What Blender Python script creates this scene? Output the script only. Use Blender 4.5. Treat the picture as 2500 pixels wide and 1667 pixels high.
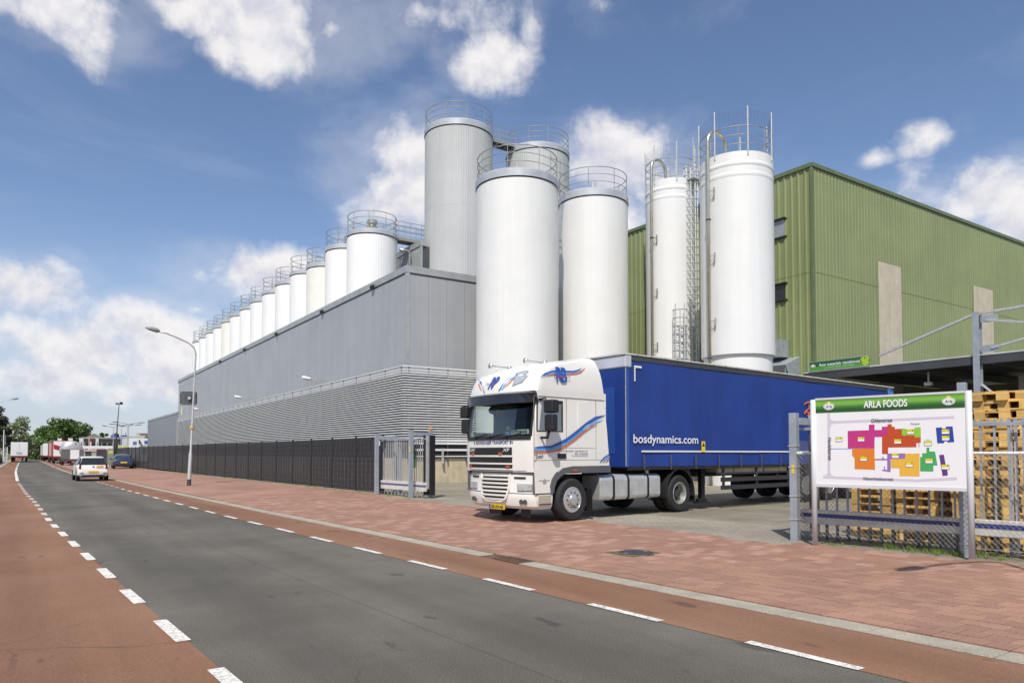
import bpy, math, random
from mathutils import Vector, Matrix
random.seed(7)
R=math.radians
for o in list(bpy.data.objects): bpy.data.objects.remove(o)
scene=bpy.context.scene
COL=scene.collection
# ---------------------------------------------------------------- camera
F=1750.0; PITCH=R(2.0); EYE=1.6; PPY=1044.89; YAW=math.atan(1170/1750)
cd=bpy.data.cameras.new('camera'); cam=bpy.data.objects.new('camera',cd); COL.objects.link(cam)
cd.sensor_fit='HORIZONTAL'; cd.sensor_width=36; cd.lens=F/2500*36; cd.shift_y=0.0846
cd.clip_start=.1; cd.clip_end=6000
cam.location=(0,0,EYE); cam.rotation_euler=(R(90)+PITCH,0,-YAW); scene.camera=cam
# photo pixel -> direction / point on a surface of the place
def ray(px,py):
    x=(px-1250)/F; y=-(py-PPY)/F; cp,sp=math.cos(PITCH),math.sin(PITCH)
    dy=cp-sp*y; dz=sp+cp*y; c,s=math.cos(YAW),math.sin(YAW)
    return Vector((x*c+dy*s,-x*s+dy*c,dz))
O=Vector((0,0,EYE))
def G(px,py,z=0): d=ray(px,py); return O+d*((z-EYE)/d.z)
def PX(px,py,X): d=ray(px,py); return O+d*(X/d.x)
def PY(px,py,Y): d=ray(px,py); return O+d*(Y/d.y)
def PP(px,py,a,b):
    d=ray(px,py); n=Vector((b[1]-a[1],-(b[0]-a[0]),0)); A=Vector((a[0],a[1],EYE))
    return O+d*((A-O).dot(n)/d.dot(n))
# ---------------------------------------------------------------- light
SUN_EL=R(52); SUN_AZ=math.pi+YAW+R(9)
sdir=Vector((math.sin(SUN_AZ)*math.cos(SUN_EL),math.cos(SUN_AZ)*math.cos(SUN_EL),math.sin(SUN_EL)))
sl=bpy.data.lights.new('sun','SUN'); sl.energy=3.35; sl.angle=R(.53); sl.color=(1,.955,.88)
so=bpy.data.objects.new('sun',sl); COL.objects.link(so); so.rotation_euler=sdir.to_track_quat('Z','Y').to_euler(); so.location=(0,-20,60)
scene.view_settings.view_transform='Standard'; scene.view_settings.look='None'
scene.view_settings.exposure=0.40; scene.view_settings.gamma=1
SKY_STRENGTH=.098
# ---------------------------------------------------------------- sky
w=bpy.data.worlds.new('World'); scene.world=w; w.use_nodes=True
nt=w.node_tree; nt.nodes.clear(); L=nt.links
def N(t,**k):
    n=nt.nodes.new(t)
    for a,b in k.items(): setattr(n,a,b)
    return n
def put(sock,v):
    if isinstance(v,bpy.types.NodeSocket): L.new(v,sock)
    else: sock.default_value=v
def M(op,a,b=None,c=None,clamp=False):
    n=N('ShaderNodeMath',operation=op,use_clamp=clamp); put(n.inputs[0],a)
    if b is not None: put(n.inputs[1],b)
    if c is not None: put(n.inputs[2],c)
    return n.outputs[0]
def VM(op,a,b=None):
    n=N('ShaderNodeVectorMath',operation=op); put(n.inputs[0],a)
    if b is not None: put(n.inputs[1],b)
    return n.outputs['Value'] if op in('LENGTH','DOT_PRODUCT') else n.outputs[0]
def SM(v,a,b,to0=0.,to1=1.):
    n=N('ShaderNodeMapRange',interpolation_type='SMOOTHSTEP'); put(n.inputs[0],v)
    n.inputs[1].default_value=a; n.inputs[2].default_value=b; n.inputs[3].default_value=to0; n.inputs[4].default_value=to1
    return n.outputs[0]
def MIX(f,a,b,bt='MIX'):
    n=N('ShaderNodeMix',data_type='RGBA',blend_type=bt); put(n.inputs[0],f); put(n.inputs[6],a); put(n.inputs[7],b); return n.outputs[2]
def NOISE(v,s,d=6,r=.55,dim='3D',dist=0.):
    n=N('ShaderNodeTexNoise',noise_dimensions=dim); put(n.inputs['Vector'],v); n.inputs['Scale'].default_value=s
    n.inputs['Detail'].default_value=d; n.inputs['Roughness'].default_value=r; n.inputs['Distortion'].default_value=dist
    return n.outputs[0]
tc=N('ShaderNodeTexCoord'); dirv=VM('NORMALIZE',tc.outputs['Generated'])
sp=N('ShaderNodeSeparateXYZ'); L.new(dirv,sp.inputs[0]); dx,dy,dz=sp.outputs
az=M('ARCTAN2',dx,dy); el=M('ARCSINE',dz)
cb=N('ShaderNodeCombineXYZ'); L.new(az,cb.inputs[0]); L.new(el,cb.inputs[1]); uv=cb.outputs[0]
sky=N('ShaderNodeTexSky',sky_type='NISHITA',sun_disc=False); sky.sun_elevation=SUN_EL; sky.sun_rotation=SUN_AZ
sky.altitude=0; sky.air_density=1.0; sky.dust_density=.4; sky.ozone_density=2.6
skyc=VM('SCALE',VM('MULTIPLY',sky.outputs[0],(.97,.95,1.0))); skyc.node.inputs['Scale'].default_value=SKY_STRENGTH
def az_el(px,py):
    d=ray(px,py).normalized(); return math.atan2(d.x,d.y),math.asin(d.z)
# cumulus banks seen in the photograph: photo x, y, half-width, half-height, weight
BL=[(110,10,260,100,1),(235,80,70,80,.6),(610,20,300,120,1),(690,100,190,95,1),(440,25,130,60,.85),(810,70,80,70,.8),
 (1210,150,120,80,.75),(1300,40,45,120,.7),(1030,30,300,60,.5),
 (1020,400,170,120,1),(970,480,150,130,1),
 (1470,410,200,110,1),(1420,530,230,160,.9),
 (2285,332,62,32,.5),(2130,388,24,14,.3),
 (2390,485,215,100,1),(2520,540,220,150,1),
 (30,705,190,80,1),(20,800,130,90,.7),
 (615,668,205,80,1),(490,665,60,55,.7),
 (385,800,170,85,1),(200,862,210,95,1),(450,880,220,110,1),(120,930,260,75,.9),(360,950,220,60,.8),(480,755,60,25,.7),
 (75,967,110,16,.5),(320,988,120,16,.45),(160,1050,90,30,.5),(260,1045,120,34,.55)]
wv=N('ShaderNodeTexNoise',noise_dimensions='3D'); L.new(uv,wv.inputs['Vector']); wv.inputs['Scale'].default_value=5.5; wv.inputs['Detail'].default_value=3
wuv=VM('ADD',uv,VM('MULTIPLY',VM('SUBTRACT',wv.outputs['Color'],(.5,.5,.5)),(.06,.05,0)))
n1=NOISE(wuv,6.5,12,.60); n1d=NOISE(VM('ADD',wuv,(0.003,0.018,0)),6.5,6,.58); n1s=NOISE(wuv,6.5,6,.58)
mx=None
for (bx,by,rx,ry,wt) in BL:
    if not wt: continue
    c=az_el(bx,by); a1=az_el(bx+rx,by); b1=az_el(bx,by-ry)
    ru=abs(a1[0]-c[0])*1.08; rv=abs(b1[1]-c[1])*1.08
    q=VM('MULTIPLY',VM('SUBTRACT',uv,(c[0],c[1],0)),(1/ru,1/rv,0))
    e=M('MULTIPLY_ADD',VM('LENGTH',q),-wt,wt*1.05)
    mx=e if mx is None else M('MAXIMUM',mx,e)
# the same broken cumulus goes on all round the sky outside the picture
rest=M('MULTIPLY_ADD',NOISE(VM('MULTIPLY',uv,(1,1.6,1)),2.2,3,.5),3.2,-1.75)
caz=M('ABSOLUTE',M('SUBTRACT',az,YAW)); outside=M('MAXIMUM',SM(caz,.72,.95),SM(el,.60,.75))
rest=M('MULTIPLY_ADD',outside,2.0,M('SUBTRACT',rest,2.0))
mx=M('MAXIMUM',mx,rest)
wob=M('MULTIPLY_ADD',n1,3.3,-1.66)
dens=M('ADD',mx,wob)
halo=M('MULTIPLY',SM(M('ADD',mx,M('MULTIPLY_ADD',NOISE(VM('MULTIPLY',wuv,(1,1.5,1)),4.0,8,.62),3.4,-1.7)),-.45,.75),.26)
alpha=M('MAXIMUM',SM(dens,-.08,.80),halo)
# sunlit tops, soft lilac-grey bases
slope=M('MULTIPLY',M('SUBTRACT',n1s,n1d),4.5)
lit=M('ADD',M('MULTIPLY_ADD',SM(dens,.2,1.3),-.25,.72),slope,clamp=True)
ccol=MIX(SM(lit,.1,.95),(.50,.505,.575,1),(.72,.70,.695,1))
veil=M('MULTIPLY',SM(NOISE(VM('MULTIPLY',uv,(1.2,3.2,1)),2.4,5,.6,dist=.6),.46,.80),.22)
hz=M('MULTIPLY',SM(el,.30,.0),.70)
base=MIX(veil,skyc,(.44,.49,.62,1)); base=MIX(hz,base,(.385,.435,.535,1))
final=MIX(M('MULTIPLY',alpha,.96),base,ccol)
bg=N('ShaderNodeBackground'); L.new(final,bg.inputs[0]); bg.inputs[1].default_value=1.0
wo=N('ShaderNodeOutputWorld'); L.new(bg.outputs[0],wo.inputs[0])
# ---------------------------------------------------------------- materials
MATS={}
def mat(name,col,rough=.55,metal=0.,var=.1,vs=1.5,bump=0.,bs=60.,streak=0.,orand=0.,spec=.5,emit=0.,speck=None,coat=0.):
    if name in MATS: return MATS[name]
    global nt,L
    m=bpy.data.materials.new(name); m.use_nodes=True; nt=m.node_tree; L=nt.links
    p=nt.nodes['Principled BSDF']; p.inputs['Roughness'].default_value=rough; p.inputs['Metallic'].default_value=metal
    p.inputs['Specular IOR Level'].default_value=spec; p.inputs['Coat Weight'].default_value=coat
    pos=N('ShaderNodeNewGeometry').outputs['Position']; c=(*col,1)
    if var:
        f=SM(NOISE(pos,vs,5,.6),.3,.7,1-var,1+var); c=MIX(1.,c,f,'MULTIPLY')
    if streak:
        f=SM(NOISE(VM('MULTIPLY',pos,(2.2,2.2,.12)),1.,5,.65),.35,.75,1.,1-streak); c=MIX(1.,c,f,'MULTIPLY')
    if speck:
        sc,amt=speck; f=SM(NOISE(pos,sc,2,.5),.3,.72,1-amt,1+amt*1.3); c=MIX(1.,c,f,'MULTIPLY')
    if orand:
        f=M('MULTIPLY_ADD',N('ShaderNodeObjectInfo').outputs['Random'],2*orand,1-orand); c=MIX(1.,c,f,'MULTIPLY')
    put(p.inputs['Base Color'],c)
    if bump:
        b=N('ShaderNodeBump'); b.inputs['Strength'].default_value=bump; b.inputs['Distance'].default_value=.01
        L.new(NOISE(pos,bs,4,.6),b.inputs['Height']); L.new(b.outputs[0],p.inputs['Normal'])
    if emit: p.inputs['Emission Color'].default_value=(*col,1); p.inputs['Emission Strength'].default_value=emit
    MATS[name]=m; return m
def glass(name,tint,mixv=.12):
    if name in MATS: return MATS[name]
    global nt,L
    m=bpy.data.materials.new(name); m.use_nodes=True; nt=m.node_tree; L=nt.links; nt.nodes.clear()
    t=N('ShaderNodeBsdfTransparent'); t.inputs[0].default_value=(*tint,1)
    g=N('ShaderNodeBsdfGlossy'); g.inputs['Roughness'].default_value=.03
    fr=N('ShaderNodeFresnel'); fr.inputs[0].default_value=1.5
    mx=N('ShaderNodeMixShader'); L.new(M('MULTIPLY',fr.outputs[0],mixv*4),mx.inputs[0]); L.new(t.outputs[0],mx.inputs[1]); L.new(g.outputs[0],mx.inputs[2])
    o=N('ShaderNodeOutputMaterial'); L.new(mx.outputs[0],o.inputs[0]); MATS[name]=m; return m
def tc_col(pos):
    n=N('ShaderNodeTexNoise'); L.new(pos,n.inputs['Vector']); n.inputs['Scale'].default_value=1.7; n.inputs['Detail'].default_value=4; return n.outputs['Color']
def asphalt(name,col,col2,fine=.35):
    global nt,L
    m=bpy.data.materials.new(name); m.use_nodes=True; nt=m.node_tree; L=nt.links; p=nt.nodes['Principled BSDF']
    pos=N('ShaderNodeNewGeometry').outputs['Position']
    a=SM(NOISE(pos,.35,5,.6),.35,.68); c=MIX(a,(*col,1),(*col2,1))
    tr=SM(NOISE(VM('MULTIPLY',pos,(1.1,.06,1)),1.,4,.6),.35,.7,.88,1.1); c=MIX(1.,c,tr,'MULTIPLY')   # worn wheel tracks along the road
    f=SM(NOISE(pos,70.,3,.7),.28,.75,1-fine,1+fine*1.2); c=MIX(1.,c,f,'MULTIPLY')
    v=N('ShaderNodeTexVoronoi'); L.new(pos,v.inputs['Vector']); v.inputs['Scale'].default_value=24
    wh=M('MULTIPLY',M('LESS_THAN',v.outputs['Distance'],.10),SM(NOISE(pos,9.,2),.45,.6)); c=MIX(M('MULTIPLY',wh,.55),c,(.42,.40,.36,1))
    st=SM(NOISE(VM('MULTIPLY',pos,(2.2,.9,1)),1.3,3,.5),.66,.73); c=MIX(M('MULTIPLY',st,.5),c,(.035,.033,.03,1))
    # wheel tracks polished along the lane, fine cracks, a few filled joints
    sx=N('ShaderNodeSeparateXYZ'); L.new(pos,sx.inputs[0]); t=M('ADD',sx.outputs[0],M('MULTIPLY',sx.outputs[1],.052))
    tw=M('ADD',t,M('MULTIPLY_ADD',NOISE(pos,.5,2,.5),.5,-.25)); wt=M('MULTIPLY_ADD',M('SINE',M('MULTIPLY',tw,3.6)),.5,.5); c=MIX(1.,c,M('MULTIPLY_ADD',M('POWER',wt,2.),-.13,1.05),'MULTIPLY')
    vc=N('ShaderNodeTexVoronoi',feature='DISTANCE_TO_EDGE'); L.new(VM('ADD',pos,VM('MULTIPLY',VM('SUBTRACT',tc_col(pos),(.5,.5,.5)),(.5,.5,0))),vc.inputs['Vector']); vc.inputs['Scale'].default_value=.42
    ck=M('MULTIPLY',M('LESS_THAN',vc.outputs['Distance'],.006),SM(NOISE(pos,.23,3),.52,.62)); c=MIX(M('MULTIPLY',ck,.55),c,(.04,.036,.03,1))
    jt=M('LESS_THAN',M('ABSOLUTE',M('SUBTRACT',t,3.32)),.012); c=MIX(M('MULTIPLY',jt,.35),c,(.04,.038,.034,1))
    put(p.inputs['Base Color'],c); p.inputs['Roughness'].default_value=.85; p.inputs['Specular IOR Level'].default_value=.3
    b=N('ShaderNodeBump'); b.inputs['Strength'].default_value=.5; b.inputs['Distance'].default_value=.006
    L.new(NOISE(pos,85.,3,.7),b.inputs['Height']); L.new(b.outputs[0],p.inputs['Normal']); MATS[name]=m; return m
def pavers(name,c1,c2,mort,bw,bh,rot=0.,bump=.3):
    global nt,L
    m=bpy.data.materials.new(name); m.use_nodes=True; nt=m.node_tree; L=nt.links; p=nt.nodes['Principled BSDF']
    pos=N('ShaderNodeNewGeometry').outputs['Position']
    mp=N('ShaderNodeMapping'); L.new(pos,mp.inputs[0]); mp.inputs['Rotation'].default_value=(0,0,rot)
    b=N('ShaderNodeTexBrick'); L.new(mp.outputs[0],b.inputs['Vector']); b.inputs['Scale'].default_value=1
    b.inputs['Color1'].default_value=(*c1,1); b.inputs['Color2'].default_value=(*c2,1); b.inputs['Mortar'].default_value=(*mort,1)
    b.inputs['Mortar Size'].default_value=.006; b.inputs['Brick Width'].default_value=bw; b.inputs['Row Height'].default_value=bh
    f=SM(NOISE(pos,.45,6,.62),.32,.68,.80,1.14); c=MIX(1.,b.outputs[0],f,'MULTIPLY')
    f=SM(NOISE(pos,40.,3,.6),.3,.7,.86,1.12); c=MIX(1.,c,f,'MULTIPLY')
    put(p.inputs['Base Color'],c); p.inputs['Roughness'].default_value=.85
    bu=N('ShaderNodeBump'); bu.inputs['Strength'].default_value=bump; bu.inputs['Distance'].default_value=.01; L.new(b.outputs['Fac'],bu.inputs['Height']); bu.invert=True
    L.new(bu.outputs[0],p.inputs['Normal']); MATS[name]=m; return m
ASPH=asphalt('asphalt_grey',(.108,.098,.080),(.150,.136,.112)); RED=asphalt('asphalt_red',(.232,.115,.066),(.262,.142,.088),.22)
WHITEPAINT=mat('road_paint',(.66,.63,.57),.7,var=.18,vs=6,speck=(40.,.28)); WORNPAINT=mat('worn_road_paint',(.50,.46,.40),.75,var=.25,vs=7,speck=(45.,.30))
CONC=mat('concrete',(.36,.32,.25),.85,var=.14,vs=2,bump=.3,speck=(55.,.16)); CONC2=mat('concrete_cream',(.50,.43,.30),.85,var=.12,streak=.2,bump=.2)
BRICK=mat('red_paver',(.322,.178,.122),.85,var=.10,vs=.7,bump=.25,bs=90,orand=.13,speck=(45.,.10)); JOINT=mat('joint_sand',(.13,.075,.05),.95,var=.3,vs=9)
BRICKFAR=pavers('red_paver_far',(.385,.215,.152),(.35,.19,.13),(.19,.10,.07),.21,.2)
YARD=pavers('yard_paver',(.27,.235,.17),(.235,.205,.15),(.16,.14,.10),.22,.11,R(20)); YARD2=pavers('yard_paver_light',(.33,.29,.23),(.29,.255,.20),(.18,.16,.12),.2,.1,R(-4))
GALVB=mat('gate_beam_grey',(.66,.63,.57),.5,.05,var=.1,vs=6); POSTM=mat('sign_post_alu',(.66,.66,.67),.4,.1,var=.03)
GRASS=mat('grass',(.085,.13,.03),.9,var=.4,vs=1.2); GROUND=mat('soil_grass',(.13,.13,.06),.95,var=.3,vs=.3)
STEEL=mat('galvanised_steel',(.50,.50,.49),.45,.3,var=.12,vs=8); STEELP=mat('grey_steel_paint',(.36,.39,.43),.45,.3,var=.1,vs=4)
RAILM=mat('rail_steel',(.33,.33,.30),.5,.3,var=.12,vs=5); DARKST=mat('dark_steel',(.07,.072,.08),.5,.3); BLACK=mat('black_plastic',(.016,.016,.018),.5); RUBBER=mat('tyre_rubber',(.02,.02,.021),.8,var=.2,vs=5)
SILOW=mat('silo_white',(.78,.77,.745),.45,var=.02,vs=.6,streak=.05); SILOR=mat('silo_row_white',(.88,.87,.85),.45,var=.02,vs=.6,streak=.05); SILOCREAM=mat('silo_cream',(.84,.82,.75),.5,var=.03,streak=.04); SILOG=mat('silo_grey',(.52,.52,.51),.45,var=.05,vs=.4,streak=.10)
BANDM=mat('stainless_band',(.60,.60,.59),.32,.45,var=.1,vs=1.5); OLIVE=mat('olive_vent',(.16,.15,.08),.6); PIPEM=mat('stainless_pipe',(.55,.52,.42),.3,.8,var=.1,vs=3)
GREYW=mat('grey_cladding',(.40,.405,.415),.38,.12,var=.05,vs=.35,streak=.08,orand=.025); GREYT=mat('grey_trim',(.42,.43,.42),.4,.3); GREYD=mat('dark_flashing',(.075,.08,.085),.5)
LOUV=mat('louvre_alu',(.72,.72,.71),.45,.05,var=.06,vs=3,streak=.06); LOUVB=mat('louvre_gap_shade',(.02,.021,.023),.9)
GREEN=mat('green_cladding',(.252,.288,.128),.5,.05,var=.07,vs=.35,streak=.10); GREEND=mat('green_trim',(.125,.165,.075),.5); CREAMP=mat('cream_panel',(.56,.49,.36),.6,var=.08,vs=2,streak=.16)
FENCED=mat('fence_strip',(.026,.024,.026),.55,var=.15,vs=3); FENCEW=mat('fence_wire',(.045,.043,.045),.5,.3)
WOOD=mat('pallet_wood',(.66,.415,.13),.75,var=.16,vs=5,orand=.24,streak=.12,bump=.2,bs=80); CONCB=mat('concrete_block',(.30,.30,.29),.9,var=.1)
WHITE=mat('truck_white',(.80,.775,.71),.28,var=.02,coat=.3,spec=.5); SIGNW=mat('sign_white',(.80,.79,.79),.4,var=.01); BLUET=mat('tarp_blue',(.013,.045,.25),.42,var=.10,vs=.8,bump=.12,bs=6,streak=.16); BLUEP=mat('blue_paint',(.02,.075,.30),.4,var=.06)
PLAST=mat('grey_plastic',(.10,.105,.115),.55); CHROME=mat('chrome',(.66,.66,.65),.28,.7,var=.05); ALU=mat('brushed_alu',(.62,.62,.61),.36,.55,var=.12,vs=4); AMBER=mat('amber_lens',(.45,.10,.02),.25); REDL=mat('red_lens',(.11,.012,.013),.2)
def flat(name,c,rough=.5): return mat('print_'+name,c,rough,var=.02)
GLASS=glass('cab_glass',(.66,.74,.71),.045); CGLASS=mat('dark_car_glass',(.02,.024,.026),.06,spec=.8,var=0); LENS=mat('lamp_lens',(.70,.71,.70),.12,.5,var=.18,vs=14)
# ---------------------------------------------------------------- mesh tools
class MB:
    def __init__(s): s.v=[]; s.f=[]; s.m=[]
    def add(s,vs,fs,mi=0):
        o=len(s.v); s.v+=[tuple(p) for p in vs]; s.f+=[tuple(i+o for i in f) for f in fs]; s.m+=[mi]*len(fs); return s
    def box(s,a,b,mi=0,M=None):
        x0,x1=sorted((a[0],b[0])); y0,y1=sorted((a[1],b[1])); z0,z1=sorted((a[2],b[2]))
        P=[(x0,y0,z0),(x1,y0,z0),(x1,y1,z0),(x0,y1,z0),(x0,y0,z1),(x1,y0,z1),(x1,y1,z1),(x0,y1,z1)]
        if M: P=[M@Vector(p) for p in P]
        return s.add(P,[(0,3,2,1),(4,5,6,7),(0,1,5,4),(1,2,6,5),(2,3,7,6),(3,0,4,7)],mi)
    def bar(s,p,q,w,h,mi=0,up=(0,0,1)):
        p=Vector(p);q=Vector(q); d=(q-p); ln=d.length; d=d/ln; u=Vector(up)
        if abs(d.dot(u))>.98: u=Vector((1,0,0)) if abs(d.x)<.9 else Vector((0,1,0))
        sd=d.cross(u).normalized(); u=sd.cross(d)
        M=Matrix(((d.x,sd.x,u.x,p.x),(d.y,sd.y,u.y,p.y),(d.z,sd.z,u.z,p.z),(0,0,0,1)))
        return s.box((0,-w/2,-h/2),(ln,w/2,h/2),mi,M)
    def tube(s,pts,r,n=8,closed=False,mi=0,cap=True):
        pts=[Vector(p) for p in pts]; K=len(pts); rr=r if isinstance(r,(list,tuple)) else [r]*K; vs=[];pu=None
        for i,p in enumerate(pts):
            a=pts[i-1] if (i or closed) else p; b=pts[(i+1)%K] if (i<K-1 or closed) else p
            d=(b-a).normalized()
            if pu is None: u=Vector((0,0,1)) if abs(d.z)<.9 else Vector((1,0,0))
            else: u=pu
            u=(u-d*u.dot(d)).normalized(); pu=u; w_=d.cross(u)
            for k in range(n):
                t=2*math.pi*k/n; vs.append(p+(u*math.cos(t)+w_*math.sin(t))*rr[i])
        fs=[]
        for i in range(K if closed else K-1):
            for k in range(n):
                a=i*n+k;b=i*n+(k+1)%n;j=(i+1)%K; fs.append((a,b,j*n+(k+1)%n,j*n+k))
        if cap and not closed: fs+= [tuple(range(n))[::-1],tuple((K-1)*n+k for k in range(n))]
        return s.add(vs,fs,mi)
    def cyl(s,p,q,r,n=12,r2=None,mi=0): return s.tube([p,q],[r,r if r2 is None else r2],n,mi=mi)
    def lathe(s,prof,n=32,c=(0,0,0),mi=0,axis='z',cap=True,rib=0,a0=0,a1=2*math.pi):
        vs=[];full=abs(a1-a0-2*math.pi)<1e-6; nn=n if full else n+1
        for (r,z) in prof:
            for k in range(nn):
                t=a0+(a1-a0)*k/n; q=r-(rib if rib and (k%4 in(2,3)) else 0)
                if axis=='z': vs.append((c[0]+q*math.cos(t),c[1]+q*math.sin(t),c[2]+z))
                elif axis=='y': vs.append((c[0]+q*math.cos(t),c[1]+z,c[2]+q*math.sin(t)))
                else: vs.append((c[0]+z,c[1]+q*math.cos(t),c[2]+q*math.sin(t)))
        fs=[]
        for i in range(len(prof)-1):
            for k in range(n):
                b=(k+1)%nn; fs.append((i*nn+k,i*nn+b,(i+1)*nn+b,(i+1)*nn+k))
        if cap and full:
            if prof[0][0]>1e-4: fs.append(tuple(range(nn))[::-1])
            if prof[-1][0]>1e-4: fs.append(tuple((len(prof)-1)*nn+k for k in range(nn)))
        return s.add(vs,fs,mi)
    def prism(s,poly,z0,z1,mi=0,M=None):
        n=len(poly); P=[Vector((x,y,z0)) for x,y in poly]+[Vector((x,y,z1)) for x,y in poly]
        if M: P=[M@p for p in P]
        return s.add(P,[tuple(range(n))[::-1],tuple(range(n,2*n))]+[(i,(i+1)%n,n+(i+1)%n,n+i) for i in range(n)],mi)
    def mesh(s,name,mats,smooth=False):
        me=bpy.data.meshes.new(name); me.from_pydata(s.v,[],s.f)
        for m in (mats if isinstance(mats,(list,tuple)) else [mats]): me.materials.append(m)
        if any(s.m): me.polygons.foreach_set('material_index',s.m)
        if smooth: me.polygons.foreach_set('use_smooth',[True]*len(s.f))
        me.update(); return me
    def build(s,name,mats,parent=None,smooth=False,bevel=0.,auto=None,seg=2):
        o=bpy.data.objects.new(name,s.mesh(name,mats,smooth or auto is not None)); COL.objects.link(o)
        if parent: o.parent=parent
        if auto is not None: sharp(o.data,auto)
        if bevel:
            b=o.modifiers.new('bevel','BEVEL'); b.width=bevel; b.segments=seg; b.limit_method='ANGLE'; b.angle_limit=R(35)
        return o
def sharp(me,ang):
    import bmesh
    bm=bmesh.new(); bm.from_mesh(me); bmesh.ops.recalc_face_normals(bm,faces=bm.faces)
    for e in bm.edges: e.smooth = (len(e.link_faces)==2 and e.calc_face_angle(0)<R(ang))
    bm.to_mesh(me); bm.free()
def fixn(o):
    import bmesh
    bm=bmesh.new(); bm.from_mesh(o.data); bmesh.ops.recalc_face_normals(bm,faces=bm.faces); bm.to_mesh(o.data); bm.free(); return o
def tag(o,label,cat,group=None):
    o['label']=label; o['category']=cat
    if group: o['group']=group
    return o
def struct(o): o['kind']='structure'; return o
def stuff(o): o['kind']='stuff'; return o
def thing(name,label,cat,loc=(0,0,0),rz=0,group=None):
    e=bpy.data.objects.new(name,None); COL.objects.link(e); e.location=loc; e.rotation_euler=(0,0,rz); e.empty_display_size=.2
    return tag(e,label,cat,group)
def copyt(src,parent=None):
    c=src.copy(); COL.objects.link(c); c.parent=parent
    for ch in src.children: copyt(ch,c)
    return c
def part(name,data,parent,loc=(0,0,0),rot=(0,0,0)):
    o=bpy.data.objects.new(name,data); COL.objects.link(o); o.parent=parent; o.location=loc; o.rotation_euler=rot; return o
def text(body,name,m,parent,org,xd,up,width=None,height=None,shear=0.,bold=0.,proud=.004,center=False,sp=1.0):
    c=bpy.data.curves.new('t','FONT'); c.body=body; c.size=1; c.extrude=0; c.shear=shear; c.offset=bold; c.space_character=sp
    t=bpy.data.objects.new('t',c); COL.objects.link(t); me=bpy.data.meshes.new_from_object(t); bpy.data.objects.remove(t); bpy.data.curves.remove(c)
    xs=[v.co.x for v in me.vertices]; ys=[v.co.y for v in me.vertices]; x0,x1=min(xs),max(xs); y0,y1=min(ys),max(ys)
    sy=(height/(y1-y0)) if height else width/(x1-x0); sx=(width/(x1-x0)) if width else sy
    xd=Vector(xd).normalized(); up=Vector(up).normalized(); n=xd.cross(up).normalized(); org=Vector(org)
    for v in me.vertices:
        x=(v.co.x-(x0+x1)/2 if center else v.co.x-x0)*sx; y=(v.co.y-(y0+y1)/2 if center else v.co.y-y0)*sy
        v.co=org+xd*x+up*y+n*proud
    me.materials.clear(); me.materials.append(m); me.name=name
    o=bpy.data.objects.new(name,me); COL.objects.link(o); o.parent=parent; return o
def poly3(pts,name,m,parent,push=None):
    me=bpy.data.meshes.new(name); me.from_pydata([tuple(Vector(p)+(push or Vector())) for p in pts],[],[tuple(range(len(pts)))]); me.materials.append(m)
    o=bpy.data.objects.new(name,me); COL.objects.link(o); o.parent=parent; return o
def frame(org,xd,zu=(0,0,1)):
    xd=Vector(xd).normalized(); zu=Vector(zu); yd=zu.cross(xd).normalized()
    return Matrix(((xd.x,yd.x,zu.x,org[0]),(xd.y,yd.y,zu.y,org[1]),(xd.z,yd.z,zu.z,org[2]),(0,0,0,1)))
def lerp(tab,y):
    if y<=tab[0][0]: a,b=tab[0],tab[1]
    elif y>=tab[-1][0]: a,b=tab[-2],tab[-1]
    else:
        for a,b in zip(tab,tab[1:]):
            if a[0]<=y<=b[0]: break
    return a[1]+(b[1]-a[1])*(y-a[0])/(b[0]-a[0])
ORD=['first','second','third','fourth','fifth','sixth','seventh','eighth','ninth','tenth','eleventh','twelfth','thirteenth','fourteenth','fifteenth','sixteenth','seventeenth','eighteenth','nineteenth','twentieth']
ORD+=['twenty-'+ORD[i] for i in range(9)]
YZ=.1   # level of the factory yard above the road
# ---------------------------------------------------------------- ground, road, pavement
RL=[(-20,6.5),(-8,5.78),(3,5.1),(10,4.65),(20,4.05),(35,3.38),(50,2.88),(72,2.42),(90,2.18),(132,1.78),(200,1.35),(344,.7),(600,-.4)]
LW=[(-20,3.82),(8,3.73),(17,3.68),(28,3.56),(84,3.5),(600,3.5)]
rl=lambda y:lerp(RL,y); ll=lambda y:rl(y)-lerp(LW,y); le=lambda y:ll(y)-lerp([(0,1.75),(60,1.45),(600,1.4)],y); ko=lambda y:rl(y)+1.42; ki=lambda y:ko(y)-.30
fxl=lambda y:10.75-.038*(y-24.4)
YS=[-14+1.5*i for i in range(30)]+[31+3*i for i in range(30)]+[121+20*i for i in range(20)]
def strip(name,fa,fb,za,zb,m,ys=YS,parent=None,nx=1):
    mb=MB(); vs=[]
    for y in ys:
        for k in range(nx+1):
            t=k/nx; vs.append((fa(y)+(fb(y)-fa(y))*t,y,za+(zb-za)*t))
    w_=nx+1; mb.add(vs,[(i*w_+k,i*w_+k+1,(i+1)*w_+k+1,(i+1)*w_+k) for i in range(len(ys)-1) for k in range(nx)])
    return mb.build(name,m,parent)
g=MB(); g.add([(-2500,-2500,-.03),(2500,-2500,-.03),(2500,3500,-.03),(-2500,3500,-.03)],[(0,1,2,3)]); struct(g.build('ground',GROUND))
road=struct(strip('road',lambda y:ll(y)-.05,lambda y:rl(y)+.05,0,0,ASPH,nx=4))
struct(strip('cycle_lane',le,ll,.004,.004,RED,nx=2)); struct(strip('cycle_lane',rl,ki,.004,.004,RED,nx=2))
verge=struct(strip('verge',lambda y:le(y)-14,lambda y:le(y)-.9,.02,.02,GRASS)); struct(strip('footpath',lambda y:le(y)-.9,le,.035,.03,CONC))
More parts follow.
